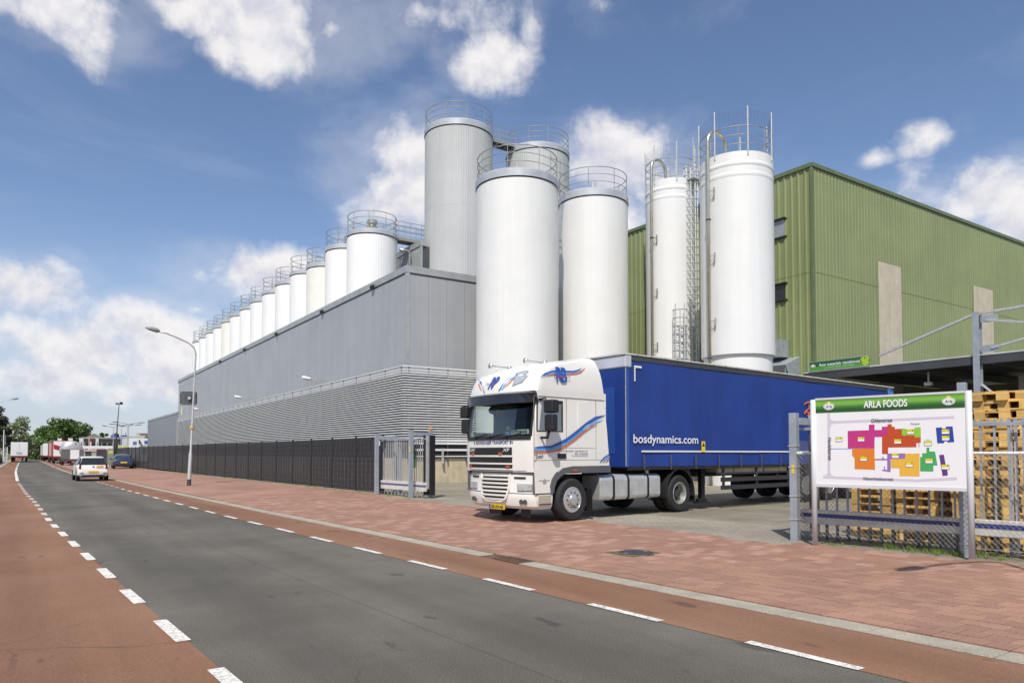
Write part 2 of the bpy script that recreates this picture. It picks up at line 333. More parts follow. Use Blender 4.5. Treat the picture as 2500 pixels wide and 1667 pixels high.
def dash(fx,y0,y1,w_,m):
    mb=MB(); vs=[]
    for y in (y0,(y0+y1)/2,y1): vs+=[(fx(y)-w_/2,y,.0085),(fx(y)+w_/2,y,.0085)]
    mb.add(vs,[(0,1,3,2),(2,3,5,4)]); return mb.build('lane_dash',m,road)
y=1.1
while y<47: dash(lambda t:rl(t)+.03,y,y+.97,.10,WHITEPAINT if y<36 else WORNPAINT); y+=1.92
dash(lambda t:rl(t)+.03,62,95,.13,WORNPAINT); dash(lambda t:rl(t)+.03,97,200,.14,WORNPAINT)
y=.88
while y<46: dash(lambda t:ll(t)-.03,y,y+.95,.12,WHITEPAINT if y<22 else WORNPAINT); y+=1.93
for a,b in ((50,58),(58,66),(66,80),(82,98),(100,170)): dash(lambda t:ll(t)-.03,a,b,.16,WHITEPAINT if a<90 else WORNPAINT)
# gutter of concrete kerbstones, one metre each, with a drain grate
gut=struct(strip('gutter_bed',ki,lambda y:ko(y)+.03,.006,.006,JOINT)); KM=[]
gy=9.05
yy=.6; i=0
while yy<60:
    if not (gy-.5<yy<gy+.06) :
        mb=MB(); a,b=yy+.004,yy+.996
        if yy<gy<yy+1: b=gy-.35
        mb.add([(ki(a)+.004,a,0),(ko(a)-.012,a,0),(ko(b)-.012,b,0),(ki(b)+.004,b,0),(ki(a)+.008,a+.004,.013),(ko(a)-.016,a+.004,.017),(ko(b)-.016,b-.004,.017),(ki(b)+.008,b-.004,.013)],
               [(4,5,6,7),(0,1,5,4),(1,2,6,5),(2,3,7,6),(3,0,4,7)]); mb.build('kerbstone',CONC,gut)
    yy+=1
strip('kerbstone_run',lambda y:ki(y),lambda y:ko(y)-.012,.012,.016,CONC,[59+3*i for i in range(60)],gut)
dg=thing('drain_grate','rusty iron drain grate set in the concrete gutter','drain',(ki(gy)+.17,gy-.15,.01))
mb=MB(); mb.box((-.17,-.31,0),(.17,-.28,.014)); mb.box((-.17,.28,0),(.17,.31,.014)); mb.box((-.17,-.28,0),(-.14,.28,.014)); mb.box((.14,-.28,0),(.17,.28,.014)); IRON=mat('rusty_iron',(.13,.085,.05),.8,.2,var=.35,vs=8); mb.build('frame',IRON,dg)
for k in range(11):
    mb=MB(); mb.box((-.138,-.26+k*.05,0),(.138,-.235+k*.05,.012)); mb.build('bar',IRON,dg)
# pavement of red pavers laid in rows along the kerb
def bx(y): return 10.45 if 7.4<y<24.2 else (lerp([(-20,12.9),(0,11.75),(4.9,11.12),(7.4,10.8)],y) if y<=7.4 else fxl(y)-.05)
pz=lambda x,y: .028+.072*max(0,min(1,(x-ko(y))/4.0))
pav=struct(strip('pavement',lambda y:ko(y)-.002,bx,.010,.010,JOINT,[t for t in YS if t<26],nx=1))
def hstrip(name,fa,fb,m,ys,parent=None,nx=5,dz=0):
    mb=MB(); vs=[]
    for y_ in ys:
        for k in range(nx+1):
            X=fa(y_)+(fb(y_)-fa(y_))*k/nx; vs.append((X,y_,pz(X,y_)+dz))
    w_=nx+1; mb.add(vs,[(i*w_+k,i*w_+k+1,(i+1)*w_+k+1,(i+1)*w_+k) for i in range(len(ys)-1) for k in range(nx)]); return mb.build(name,m,parent)
struct(hstrip('pavement',ko,bx,BRICKFAR,[25.9+2*i for i in range(40)]+[110,140,180,230,300]))
cells=[]; rowi=0; off=.004
man=(7.82,8.24,.20)   # manhole cover centre, half-size
while off<5.4:
    n0=-14 if rowi<26 else -14
    yb=1.2+(.1 if rowi%2 else .0)
    while yb<25.9:
        yc=yb+.1; xc=ko(yc)+off+.1075
        if xc+.1<bx(yc) and not (abs(xc-man[0])<man[2]+.1 and abs(yc-man[1])<man[2]+.1): cells.append((xc,yc))
        yb+=.2
    off+=.215; rowi+=1
def brickgeo(mb,cx,cy,z,jx=0,jy=0,tz=0):
    hx,hy,c=.1035,.0965,.004; sl=-.047
    P=[(-hx,-hy),(hx,-hy),(hx,hy),(-hx,hy)]; q=[(-hx+c,-hy+c),(hx-c,-hy+c),(hx-c,hy-c),(-hx+c,hy-c)]
    v=[(cx+x+y_*sl,cy+y_,z-.02) for x,y_ in P]+[(cx+x+y_*sl,cy+y_,z-.004+x*jx+y_*jy) for x,y_ in P]+[(cx+x+y_*sl,cy+y_,z+x*jx+y_*jy) for x,y_ in q]
    mb.add(v,[(8,9,10,11)]+[(i,(i+1)%4,4+(i+1)%4,4+i) for i in range(4)]+[(4+i,4+(i+1)%4,8+(i+1)%4,8+i) for i in range(4)])
def vis(c): 
    d=Vector((c[0],c[1],0))-O; rx=d.x*math.cos(YAW)-d.y*math.sin(YAW); ry=d.x*math.sin(YAW)+d.y*math.cos(YAW)
    return ry>.5 and abs(rx/ry)<.73 and 1.55/ry*F<580
cells.sort(key=lambda c:(not vis(c),c[0]**2+c[1]**2))
BV=[]
for k in range(4):
    mb=MB(); brickgeo(mb,0,0,0,random.uniform(-.012,.012),random.uniform(-.012,.012)); BV.append(mb.mesh('paver',BRICK))
for k,(X,Y) in enumerate(cells[:300]): part('paver',BV[k%4],pav,(X,Y,pz(X,Y)+random.uniform(-.0015,.0015)))
BRN=[BRICK,mat('red_paver_b',(.285,.15,.10),.85,var=.10,vs=.7,bump=.25,bs=90,speck=(45.,.10)),mat('red_paver_c',(.38,.22,.16),.85,var=.10,vs=.7,bump=.25,bs=90,speck=(45.,.10))]
mb=MB()
for (X,Y) in cells[300:]:
    n0=len(mb.f); brickgeo(mb,X,Y,pz(X,Y)+random.uniform(-.0015,.0015),random.uniform(-.012,.012)+.018,random.uniform(-.012,.012)); mb.m[n0:]=[random.choice((0,0,1,2))]*(len(mb.f)-n0)
stuff(mb.build('paver_field',BRN,pav))
mh=thing('manhole_cover','dark iron manhole cover in a mossy square frame among red pavers','manhole',(man[0],man[1],pz(man[0],man[1])),R(2))
mb=MB(); mb.box((-.36,-.29,-.02),(.36,.29,.004)); mb.build('frame',mat('mossy_iron',(.12,.11,.05),.9,var=.4,vs=12),mh)
mb=MB(); mb.lathe([(0,.010),(.255,.010),(.268,.006),(.268,-.01)],36); mb.build('lid',mat('manhole_iron',(.075,.07,.08),.6,.4,var=.2,vs=9,bump=.6,bs=70),mh)
for a in (0,math.pi):
    mb=MB(); mb.box((.2,-.03,.010),(.22,.03,.013),0,Matrix.Rotation(a,4,'Z')); mb.build('lifting_slot',ALU,mh)
yard=MB(); yard.add([(10.05,-20,YZ-.02),(120,-20,YZ-.02),(120,130,YZ-.02),(10.05,130,YZ-.02)],[(0,1,2,3)]); struct(yard.build('yard',YARD))
mb=MB(); vs=[]
for yv in (7.2,10,14,18,24.6): vs+=[(10.08,yv,YZ-.010),(lerp([(7,13.2),(24,11.6)],yv),yv,YZ-.012)]
mb.add(vs,[(2*i,2*i+1,2*i+3,2*i+2) for i in range(4)]); struct(mb.build('yard_threshold',YARD2))
# ---------------------------------------------------------------- grey warehouse
BX,BY,BT,BFAR=16.06,33.9,11.40,104.5
wh=thing('warehouse','long low grey metal-clad warehouse with a louvred screen, standing along the road','building',(BX,BY,YZ))
def rel(p): return (p[0]-BX,p[1]-BY,p[2]-YZ)
mb=MB(); mb.box(rel((BX+.06,BY+.06,YZ-.3)),rel((BX+11.2,BFAR,BT-.05))); mb.build('core',GREYD,wh)
mb=MB(); mb.box((0,0,0),(.055,.985,BT-.42-1.0)); pl=mb.mesh('wall_panel',GREYW)
mb=MB(); mb.box((0,0,0),(1.085,.055,BT-.42-1.0)); pf=mb.mesh('wall_panel',GREYW)
y=BY+.18
while y<BFAR-.9: part('wall_panel',pl,wh,rel((BX,y,YZ+1.0))); y+=1.0
x=BX+.18
while x<BX+11: part('wall_panel',pf,wh,rel((x,BY,YZ+1.0))); x+=1.1
mb=MB(); mb.box(rel((BX-.03,BY-.03,YZ+1)),rel((BX+.17,BY+.17,BT-.3))); mb.build('corner_trim',GREYT,wh)
mb=MB(); mb.box(rel((BX-.05,BY+.22,BT-.36)),rel((BX+.2,BFAR,BT))); mb.box(rel((BX-.05,BY-.05,BT-.36)),rel((BX+14,BY+.22,BT))); mb.build('parapet_cap',GREYT,wh)
mb=MB(); mb.box(rel((BX-.02,BY+.2,BT-.44)),rel((BX+.05,BFAR,BT-.362))); mb.box(rel((BX+.2,BY-.02,BT-.44)),rel((BX+14,BY+.05,BT-.362))); mb.build('flashing',GREYD,wh)
for (px,py) in ((914,694),(790,753),(678,810),(600,847),(540,875)):
    p=PX(px,py,BX); mb=MB(); mb.box((-.16,-.14,-.12),(-.03,-.02,.06)); mb.box((-.16,.05,-.12),(-.03,.17,.06)); mb.bar((-.04,-.15,.08),(-.04,.18,.08),.03,.03)
    o=mb.build('roof_floodlight',BLACK,wh); o.location=rel((BX-.05,p.y,BT-.3))
sg=MB(); p=PX(444,1003,BX); sg.box((-.02,-.4,-.55),(0,.4,.55)); o=sg.build('wall_notice',flat('limewhite',(.70,.74,.45)),wh); o.location=rel((BX-.01,min(p.y,BFAR-1.5),p.z))
mb=MB(); p=PX(400,1015,BX); mb.box(rel((BX-.0,BFAR,YZ-.3)),rel((34,BFAR+30,p.z))); mb.build('rear_wing',mat('grey_cladding_far',(.27,.29,.31),.45,.2,streak=.05),wh)
mb=MB(); mb.box(rel((BX-.06,BFAR,p.z-.2)),rel((BX+.3,BFAR+30,p.z+.06))); mb.build('rear_wing_cap',GREYT,wh)
# upper plant room behind the first silo
p=PX(1027.8,586,21.7); pr=thing('plant_room','grey clad plant room rising above the warehouse roof behind the first silo','building',(21.7,p.y,0))
mb=MB(); mb.box((.05,.05,8),(9,22,p.z-.35)); mb.build('core',GREYD,pr)
for k in range(20):
    mb=MB(); mb.box((0,.14+k*1.0,8),(.05,.14+k+.985,p.z-.4)); mb.build('wall_panel',GREYW,pr)
mb=MB(); mb.box((-.05,-.05,p.z-.38),(.3,22,p.z)); mb.build('parapet_cap',GREYT,pr)
mb=MB(); mb.box((-.03,-.03,8),(.12,.12,p.z-.39)); mb.build('corner_trim',GREYT,pr)
# louvred screen in front of it
LX,LY,LT,LB=15.12,32.25,5.85,2.42
lv=thing('louvre_screen','screen of long horizontal aluminium louvre blades wrapped round the warehouse corner','louvre screen',(LX,LY,YZ))
LE=99.0; LXE=22.6
NB=28
for k in range(NB):
    z=LT-.1-k*(LT-LB)/(NB-1)*.985-YZ
    for L_,flip in ((LE-LY,True),(LXE-LX,False)):
        V=[(0,0,z+.026),(L_,0,z+.026),(L_,.032,z+.014),(.032,.032,z+.014),(0,0,z-.030),(L_,0,z-.030),(L_,.032,z-.030),(.032,.032,z-.030)]
        if flip: V=[(b,a,c) for a,b,c in V]
        mb=MB(); mb.add(V,[(0,1,2,3),(4,7,6,5),(0,4,5,1),(0,3,7,4),(1,5,6,2),(3,2,6,7)]); fixn(mb.build('louvre_blade',LOUV,lv))
for k in range(34):
    mb=MB(); mb.box((.034,.3+k*2.0,LB-YZ-.2),(.075,.35+k*2.0,LT-YZ+.05)); mb.build('mullion',GREYD,lv)
for k in range(7):
    mb=MB(); mb.box((.3+k*1.1,.034,1.0),(.35+k*1.1,.075,LT-YZ+.05)); mb.build('mullion',GREYD,lv)
mb=MB(); mb.tube([(0,LE-LY,LT-YZ+.06),(0,0,LT-YZ+.06),(LXE-LX,0,LT-YZ+.06)],.035,8); mb.build('top_rail',LOUV,lv)
mb=MB(); mb.box((.11,.11,LB-YZ-.6),(.15,LE-LY,LT-YZ-.28)); mb.box((.15,.11,1.3),(LXE-LX,.15,LT-YZ-.28)); mb.build('gap_shade_sheet',LOUVB,lv)  # near-black sheet stands in for the shaded space between the blades
for z0,z1 in ((1.95,2.06),(2.10,2.2),(2.24,2.3),(1.62,1.72),(1.32,1.37)):
    mb=MB(); mb.box((.7,.02,z0),(LXE-LX,.08,z1)); mb.build('lower_board',LOUV,lv)
mb=MB(); mb.box((LX+.2,LY+.15,YZ-.2),(LXE,LY+.45,YZ+1.25)); mb.box((LX+.2,LY+.45,YZ-.2),(LX+.5,LE,YZ+1.25)); tag(mb.build('plinth_wall',CONC2),'low cream concrete plinth wall beneath the louvre screen','wall')
for X in (17.3,18.9):
    mb=MB(); mb.box((X-.03,LY-.1,YZ+1.0),(X+.03,LY+.02,YZ+1.75)); mb.box((X-.06,LY-.14,YZ+.98),(X+.02,LY-.04,YZ+1.06)); o=mb.build('support_bracket',STEEL,None); o.parent=lv; o.location=(-LX,-LY,-YZ)
for k,(px,py) in enumerate(((772.4,927.5),(600,972),(493,1000))):
    p=PX(px,py,BX); lp=thing('wall_lamp','white floodlight on the grey wall, '+['nearest to the warehouse corner','middle of the three','farthest, beside the street lamp'][k],'wall lamp',(BX,p.y,p.z),0,'wall lamps on the warehouse')
    mb=MB(); mb.box((-.06,-.06,-.12),(0,.06,.12)); mb.tube([(-.05,0,0),(-.35,0,.02)],.03,8); mb.build('bracket',STEEL,lp)
    mb=MB(); mb.tube([(-.33,0,.02),(-.5,0,.05),(-.9,0,.12),(-1.0,0,.13)],[.06,.12,.13,.07],8); mb.build('lamp_head',SIGNW,lp,True)
# ---------------------------------------------------------------- silos
def sil(l,r_,D):
    a=ray(l,1106).xy.normalized(); b=ray(r_,1106).xy.normalized(); half=math.acos(a.dot(b))/2; m=(a+b).normalized(); d=D/2/math.sin(half); return m*d,d
def zat(px,py,c,d,D):
    v=ray(px,py); cc=Vector(c)*(1-D/2/d); t=cc.dot(v.xy)/v.xy.dot(v.xy); return EYE+v.z*t
def ring(mb,r,z,t=.022,n=44,a0=0,a1=2*math.pi):
    full=abs(a1-a0-2*math.pi)<1e-6; K=n if full else n+1
    mb.tube([(r*math.cos(a0+(a1-a0)*k/n),r*math.sin(a0+(a1-a0)*k/n),z) for k in range(K)],t,6,closed=full)
def silo(label,c,D,zb,zt,m,ribs,band=.34,group=None,railh=1.15,railr=None,vent='cone',npost=9,seams=(),gap=None,railbase=None,rib=.008,domeh=.35):
    s=thing('silo',label,'silo',(c[0],c[1],YZ),R(20),group); r=D/2; zt-=YZ
    mb=MB(); n=ribs*4 if ribs else 96; mb.lathe([(r,-.2),(r,zt)],n,rib=rib if ribs else 0); mb.build('shell',m,s,auto=50 if not ribs else None)
    for zz in seams:
        mb=MB(); mb.lathe([(r+.001,zz-YZ-.012),(r+.006,zz-YZ),(r+.001,zz-YZ+.012)],96,cap=False); mb.build('weld_seam',m,s,True)
    if band:
        mb=MB(); mb.lathe([(r-.03,zt-.05),(r+.05,zt-.04),(r+.05,zt+band*.75),(r-.03,zt+band),(r-.2,zt+band+.02)],72,cap=False); mb.build('top_band',BANDM,s,auto=30)
        mb=MB(); mb.lathe([(r+.01,zt-.10),(r+.012,zt-.045)],72,cap=False); mb.build('painted_shade_ring',BLACK,s)  # black ring paints the shade under the overhanging top band
    mb=MB(); mb.lathe([(r-.1,zt+band-.02),(r*.6,zt+band+domeh*.5),(.3,zt+band+domeh),(0,zt+band+domeh)],48); mb.build('roof',BANDM if band else m,s,auto=40)
    rr=railr or r-.05; z0=zt+band if railbase is None else railbase-YZ
    a0,a1=(0,2*math.pi) if not gap else gap
    for h,nm in ((railh,'top_rail'),(railh*.66,'middle_rail'),(railh*.30,'knee_rail')):
        mb=MB(); ring(mb,rr,z0+h,.024 if h==railh else .018,a0=a0,a1=a1); mb.build(nm,RAILM,s,True)
    mb=MB(); mb.tube([(rr,0,z0-.08),(rr,0,z0+railh)],.02,6); pm=mb.mesh('rail_post',RAILM)
    for k in range(npost): part('rail_post',pm,s,(0,0,0),(0,0,a0+(a1-a0)*(k+.5)/npost))
    zc=zt+band+domeh
    if vent=='olive':
        mb=MB(); mb.lathe([(.55,-.25),(.6,.05),(.55,.16),(.3,.3),(.16,.36),(.14,.5),(0,.52)],28,(0,0,zc)); mb.build('roof_vent',OLIVE,s,True)
        mb=MB(); mb.tube([(-.75,.5,zc+.0),(0,.1,zc+.62),(.05,.05,zc+.62),(.1,0,zc+.35)],.035,6); mb.build('vent_pipe',RAILM,s,True)
    elif vent=='cone':
        mb=MB(); mb.lathe([(.36,-.15),(.34,.1),(.12,.3),(.08,.5),(.05,.52),(.03,.75),(0,.76)],20,(0,0,zc)); mb.build('roof_vent',BANDM,s,True)
    elif vent=='turbine':
        mb=MB(); mb.lathe([(.22,-.2),(.22,.25),(.36,.3),(.38,.42),(.26,.5),(.26,.62),(.36,.66),(.36,.84),(.3,.9),(0,.92)],24,(0,0,zc)); mb.build('roof_vent',PIPEM,s,auto=40)
    return s
NS=14; D1=3.4; c1,d1=sil(842.4,967,D1); z1=zat(905,566,c1,d1,D1); SP=4.33
row=[]
for k in range(NS):
    cream=k in(2,9); lab='white ribbed silo in the long row behind the warehouse, '+ORD[k]+' from the tall grey silos' if not cream else ['cream ribbed silo, the third and nearer cream one in the long row','cream ribbed silo, the farther cream one in the long row'][k>5]
    if k==0: s0=silo(lab,c1,D1,0,z1,SILOR,60,band=.30,group='silos in a row behind the warehouse',vent='turbine',domeh=.12); row.append(s0); continue
    s=copyt(s0); s.location=(c1.x,c1.y+SP*k,YZ-(.35 if k==2 else 0)); s['label']=lab; row.append(s)
    if cream:
        for ch in s.children:
            if ch.name.startswith('shell'): ch.data=ch.data.copy(); ch.data.materials[0]=SILOCREAM
    s.rotation_euler.z=R(20)+k*.37
# gangway from the first row silo, with its down pipe
gw=thing('gangway','steel gangway with railings leading off the first row silo','gangway',(c1.x,c1.y,0)); gz=z1+.25
x0=D1/2-.1; x1=x0+2.6
mb=MB(); mb.box((x0,-.85,gz-.22),(x1,-.78,gz)); mb.box((x0,.0,gz-.22),(x1,.07,gz)); mb.box((x0,-.78,gz-.1),(x1,0,gz-.05)); mb.build('deck',RAILM,gw)
for yy in (-.82,.03):
    for h in (.4,.75,1.1):
        mb=MB(); mb.tube([(x0-.3,yy,gz+h),(x1,yy,gz+h)],.02,6); mb.build('hand_rail',RAILM,gw)
    for k in range(4):
        mb=MB(); mb.tube([(x0+k*(x1-x0)/3,yy,gz-.1),(x0+k*(x1-x0)/3,yy,gz+1.1)],.02,6); mb.build('rail_post',RAILM,gw)
dp=MB(); dp.tube([(D1/2-.1,-.9,gz-1.0),(D1/2+.55,-.9,gz-1.0),(D1/2+.68,-.9,gz-1.1),(D1/2+.7,-.9,gz-1.3),(D1/2+.7,-.9,10)],.085,10); dp.build('down_pipe',PIPEM,s0,True).rotation_euler=(0,0,-R(20))
cA,dA=sil(1034,1202,4.8); zA=zat(1118,301,cA,dA,4.8); cB,dB=sil(1235,1391,4.8); zB=zat(1313,357.6,cB,dB,4.8)
zs=zat(1110,497,cA,dA,4.8)
SA=silo('tallest grey ribbed silo with an olive roof vent, left of the tall pair',cA,4.8,0,zA,SILOG,92,band=.42,group='tall grey silos',vent='olive',seams=(zs,),npost=10)
SB=silo('tall grey ribbed silo right of the tall pair, behind the white silos',cB,4.8,0,zB,SILOG,92,band=.42,group='tall grey silos',vent='olive',npost=10)
cC,dC=sil(1162,1364,4.3); zC=zat(1265,426.5,cC,dC,4.3); cD,dD=sil(1365,1536,3.95); zD=zat(1450,473.5,cD,dD,3.95)
SC=silo('big white ribbed silo directly behind the truck cab',cC,4.3,0,zC,SILOW,100,band=.40,group='white front silos',npost=8,rib=.0045)
SD=silo('white ribbed silo beside the big one, behind the front of the trailer',cD,3.95,0,zD,SILOW,92,band=.40,group='white front silos',npost=8,rib=.0045)
# bridge between the tall pair
br=thing('catwalk','steel catwalk bridging the tops of the two tall grey silos','catwalk',(0,0,0)); a=Vector((cA.x,cA.y,zA+.35)); b=Vector((cB.x,cB.y,zB+.35)); dd=(b-a).xy.normalized(); p0=a+Vector((dd.x,dd.y,0))*2.3; p1=b-Vector((dd.x,dd.y,0))*2.3; nn=Vector((-dd.y,dd.x,0))*.45
for s in (-1,1):
    mb=MB(); mb.bar(p0+nn*s,p1+nn*s,.07,.2); mb.build('side_beam',RAILM,br)
    for h in (.4,.75,1.1):
        mb=MB(); mb.tube([p0+nn*s+Vector((0,0,h)),p1+nn*s+Vector((0,0,h))],.02,6); mb.build('hand_rail',RAILM,br)
    for k in range(4):
        q=p0.lerp(p1,k/3)+nn*s; mb=MB(); mb.tube([q,q+Vector((0,0,1.1))],.02,6); mb.build('rail_post',RAILM,br)
for k in range(5):
    q=p0.lerp(p1,(k+.5)/5); mb=MB(); mb.bar(q-nn*.92,q+nn*.92,.06,.1); mb.build('cross_beam',DARKST,br)
mb=MB(); mb.bar(p0+Vector((0,0,.06)),p1+Vector((0,0,.06)),.8,.02); mb.build('deck',STEEL,br)
# rail link between the white pair and a ladder on the far tall silo
lk=thing('rail_link','steel hand rails linking the roofs of the two white silos','hand rail',(0,0,0))
a=Vector((cC.x+1.75,cC.y-.6,zC+.45)); b=Vector((cD.x-1.5,cD.y+.3,zD+.45))
for h in (.1,.5,1.1,1.7):
    mb=MB(); mb.tube([a+Vector((0,0,h-.2)),b+Vector((0,0,h-.1))],.02,6); mb.build('hand_rail',RAILM,lk)
for k in range(3):
    q=a.lerp(b,k/2); mb=MB(); mb.tube([q+Vector((0,0,-1)),q+Vector((0,0,1.7))],.02,6); mb.build('rail_post',RAILM,lk)
def ladder(label,base,top,width,facing,hoopr=.38,z0cage=2.2,name='caged_ladder'):
    t=thing(name,label,'ladder',(base[0],base[1],0)); fz=math.atan2(facing[1],facing[0]); t.rotation_euler.z=fz+math.pi/2   # local -y faces out
    za,zb=base[2],top
    for s in (-1,1):
        mb=MB(); mb.box((s*width/2-.035,-.02,za),(s*width/2+.035,.04,zb+1.0)); mb.build('stile',STEEL,t)
    mb=MB(); mb.tube([(-width/2,0,0),(width/2,0,0)],.014,5); rm=mb.mesh('rung',STEEL); z=za+.2
    while z<zb: part('rung',rm,t,(0,0,z)); z+=.30
    mb=MB(); mb.tube([(hoopr*math.sin(a_),-.32+.36-hoopr*.9*(1-0)*(.45+.55*math.cos(a_))-.05,0) for a_ in [R(-115+230*k/12) for k in range(13)]],.034,5); hm=mb.mesh('cage_hoop',STEEL); z=za+z0cage
    z=max(z,za)
    hs=[]
    while z<zb+1.0: part('cage_hoop',hm,t,(0,0,z)); hs.append(z); z+=.46
    for a_ in (-80,-40,0,40,80):
        a_=R(a_); mb=MB(); X=hoopr*math.sin(a_); Y=-.32+.36-hoopr*.9*(.45+.55*math.cos(a_))-.05; mb.box((X-.034,Y-.008,hs[0]),(X+.034,Y+.008,hs[-1])); mb.build('cage_strap',STEEL,t)
    return t
# smooth white silos on the right with fill pipes
def bigsilo(label,l,r_,D,ytop,pipe_px,foot=None,tallposts=7,seamys=(),pipe_dir=None):
    c,d=sil(l,r_,D); zt=zat((l+r_)/2,ytop,c,d,D); zsm=[zat((l+r_)/2,yy,c,d,D) for yy in seamys]
    s=silo(label,c,D,0,zt,SILOW,0,band=0,group='smooth white silos with fill pipes',vent=None,seams=zsm,npost=8,railh=1.2,railr=D/2-.02,domeh=.28)
    r=D/2
    for zz,e in ((zt-.55,.03),(zt-1.05,.02)):
        mb=MB(); mb.lathe([(r,zz-YZ-.12),(r+e,zz-YZ-.05),(r+e,zz-YZ+.05),(r,zz-YZ+.12)],96,cap=False); mb.build('rim_ring',SILOW,s,True)
    for k in range(tallposts):
        a_=2*math.pi*k/tallposts+.2; mb=MB(); mb.cyl((r*1.01*math.cos(a_),r*1.01*math.sin(a_),zt-YZ-.2),(r*1.01*math.cos(a_),r*1.01*math.sin(a_),zt-YZ+2.1),.035,8); mb.build('tall_post',STEEL,s)
    mb=MB()
    for k in range(tallposts):
        a_=2*math.pi*k/tallposts+.2; b_=2*math.pi*(k+1)/tallposts+.2
        for j in range(7):
            t=j/7; A=Vector((r*1.01*math.cos(a_),r*1.01*math.sin(a_),0)); B=Vector((r*1.01*math.cos(b_),r*1.01*math.sin(b_),0)); q=A.lerp(B,t); mb.cyl((q.x,q.y,zt-YZ+1.3),(q.x,q.y,zt-YZ+2.05-.12*math.sin(math.pi*t)),.003,3)
        for j in range(8):
            z=zt-YZ+1.25+j*.105; mb.cyl((A.x,A.y,z),(B.x,B.y,z),.003,3)
    stuff(mb.build('bird_net',DARKST,s))
    return s,c,zt
S1,cE,zE=bigsilo('smooth white silo left of the caged ladders, with fill pipe',1580,1706,2.95,433,None,seamys=(690,))
S2,cF,zF=bigsilo('big smooth white silo with fill pipe, in front of the green warehouse',1714,1897,3.45,368,None,seamys=(646,820))
# narrower foot under the overhanging skirt of the big one is shown by a thick skirt ring
zsk=zat(1805,862,cF,cF.length,3.45)
for ch in S2.children:
    if ch.name.startswith('shell'):
        mb=MB(); mb.lathe([(3.45/2-.13,-.2),(3.45/2-.13,zsk-YZ-.05),(3.45/2,zsk-YZ),(3.45/2,zF-YZ)],96); ch.data=mb.mesh('shell',SILOW,True); sharp(ch.data,30)
def fillpipe(s,c,zt,D,px,top_over=1.0):
    d=ray(px,1106).xy.normalized(); perp=c.x*d.y-c.y*d.x; along=math.sqrt(max(.01,(D/2+.22)**2-perp*perp))
    t=d*(c.dot(d)-along); p=Vector((t.x,t.y,0))
    loc=p-Vector((c.x,c.y,0)); inward=(-loc).normalized()
    pts=[(loc.x,loc.y,-.1),(loc.x,loc.y,zt-YZ+.7)]
    R_=.62
    for k in range(1,13):
        a_=math.pi*k/12; q=loc+inward*(R_-R_*math.cos(a_)); pts.append((q.x,q.y,zt-YZ+.7+R_*math.sin(a_)))
    q=loc+inward*(2*R_); pts.append((q.x,q.y,zt-YZ-.1))
    mb=MB(); mb.tube(pts,.085,12); o=mb.build('fill_pipe',PIPEM,s,True); o.rotation_euler=(0,0,-s.rotation_euler.z)
    z=1.5
    tang=Vector((-inward.y,inward.x,0))
    if tang.dot(Vector((d.y,-d.x,0)))<0: tang=-tang
    while z<zt-1:
        mb=MB(); q=loc
        e=q+tang*.30+inward*.08; mb.tube([(q.x,q.y,z),(e.x,e.y,z)],.018,6); mb.tube([(q.x,q.y,z-.42),(e.x,e.y,z)],.012,5); mb.box((e.x-.03,e.y-.03,z-.14),(e.x+.03,e.y+.03,z+.14))
        o=mb.build('pipe_bracket',PIPEM,s); o.rotation_euler=(0,0,-s.rotation_euler.z); z+=3.1
    for zz in (zt*.38,zt*.8):
        mb=MB(); mb.lathe([(.12,-.03),(.12,.03)],14,(loc.x,loc.y,zz)); o=mb.build('pipe_flange',DARKST,s); o.rotation_euler=(0,0,-s.rotation_euler.z)
fillpipe(S1,cE,zE,2.95,1595); fillpipe(S2,cF,zF,3.45,1735)
# ladders between them
dl=ray(1692,1106).xy.normalized(); q=dl*(cE.length-.9); ladder('tall caged steel ladder between the two smooth white silos',(q.x,q.y,4.2),zE-.1,.5,-dl,z0cage=0)
dl=ray(1663,1106).xy.normalized(); q=dl*(cE.length-1.75); zt_=EYE+ray(1663,740).z*((cE.length-1.75)/ray(1663,740).xy.length); ladder('shorter caged steel ladder in front of the left smooth white silo',(q.x,q.y,YZ),zt_-1.0,.5,-dl,z0cage=2.2)
pl_=thing('ladder_platform','small steel platform with railings at the top of the caged ladder','platform',(0,0,0)); dl=ray(1700,1106).xy.normalized(); q=dl*(cE.length-.7)
mb=MB(); mb.box((q.x-.6,q.y-.5,zE-.12),(q.x+.7,q.y+.5,zE-.04)); mb.build('deck',STEEL,pl_)
for dx_,dy_ in ((-.6,-.5),(.7,-.5),(.7,.5)):
    mb=MB(); mb.cyl((q.x+dx_,q.y+dy_,zE-.1),(q.x+dx_,q.y+dy_,zE+2.2),.025,6); mb.build('rail_post',STEEL,pl_)
for h in (.5,1.1):
    mb=MB(); mb.tube([(q.x-.6,q.y-.5,zE+h),(q.x+.7,q.y-.5,zE+h),(q.x+.7,q.y+.5,zE+h)],.02,6); mb.build('hand_rail',STEEL,pl_)
# small grey service block between the silos
sb=thing('service_block','grey service block with a stair rail seen between the white silos','building',(0,0,0)); pS=PY(1540,735,36.6)
mb=MB(); mb.box((pS.x-2.2,36.6,-.1),(pS.x+5.5,42,pS.z-.25)); mb.build('wall',mat('pale_grey_wall',(.46,.47,.48),.6,var=.05,streak=.06),sb)
mb=MB(); mb.box((pS.x-2.3,36.5,pS.z-.25),(pS.x+5.6,42,pS.z+.1)); mb.build('roof_cap',GREYT,sb)
pR=PY(1562,830,35.6)
mb=MB(); mb.tube([(pR.x-1.2,35.6,pR.z),(pR.x+.1,35.6,pR.z),(pR.x+.1,35.6,pR.z-2.4)],.03,6); mb.tube([(pR.x-1.2,35.6,pR.z-.4),(pR.x,35.6,pR.z-1.4)],.03,6); mb.build('stair_rail',DARKST,sb)
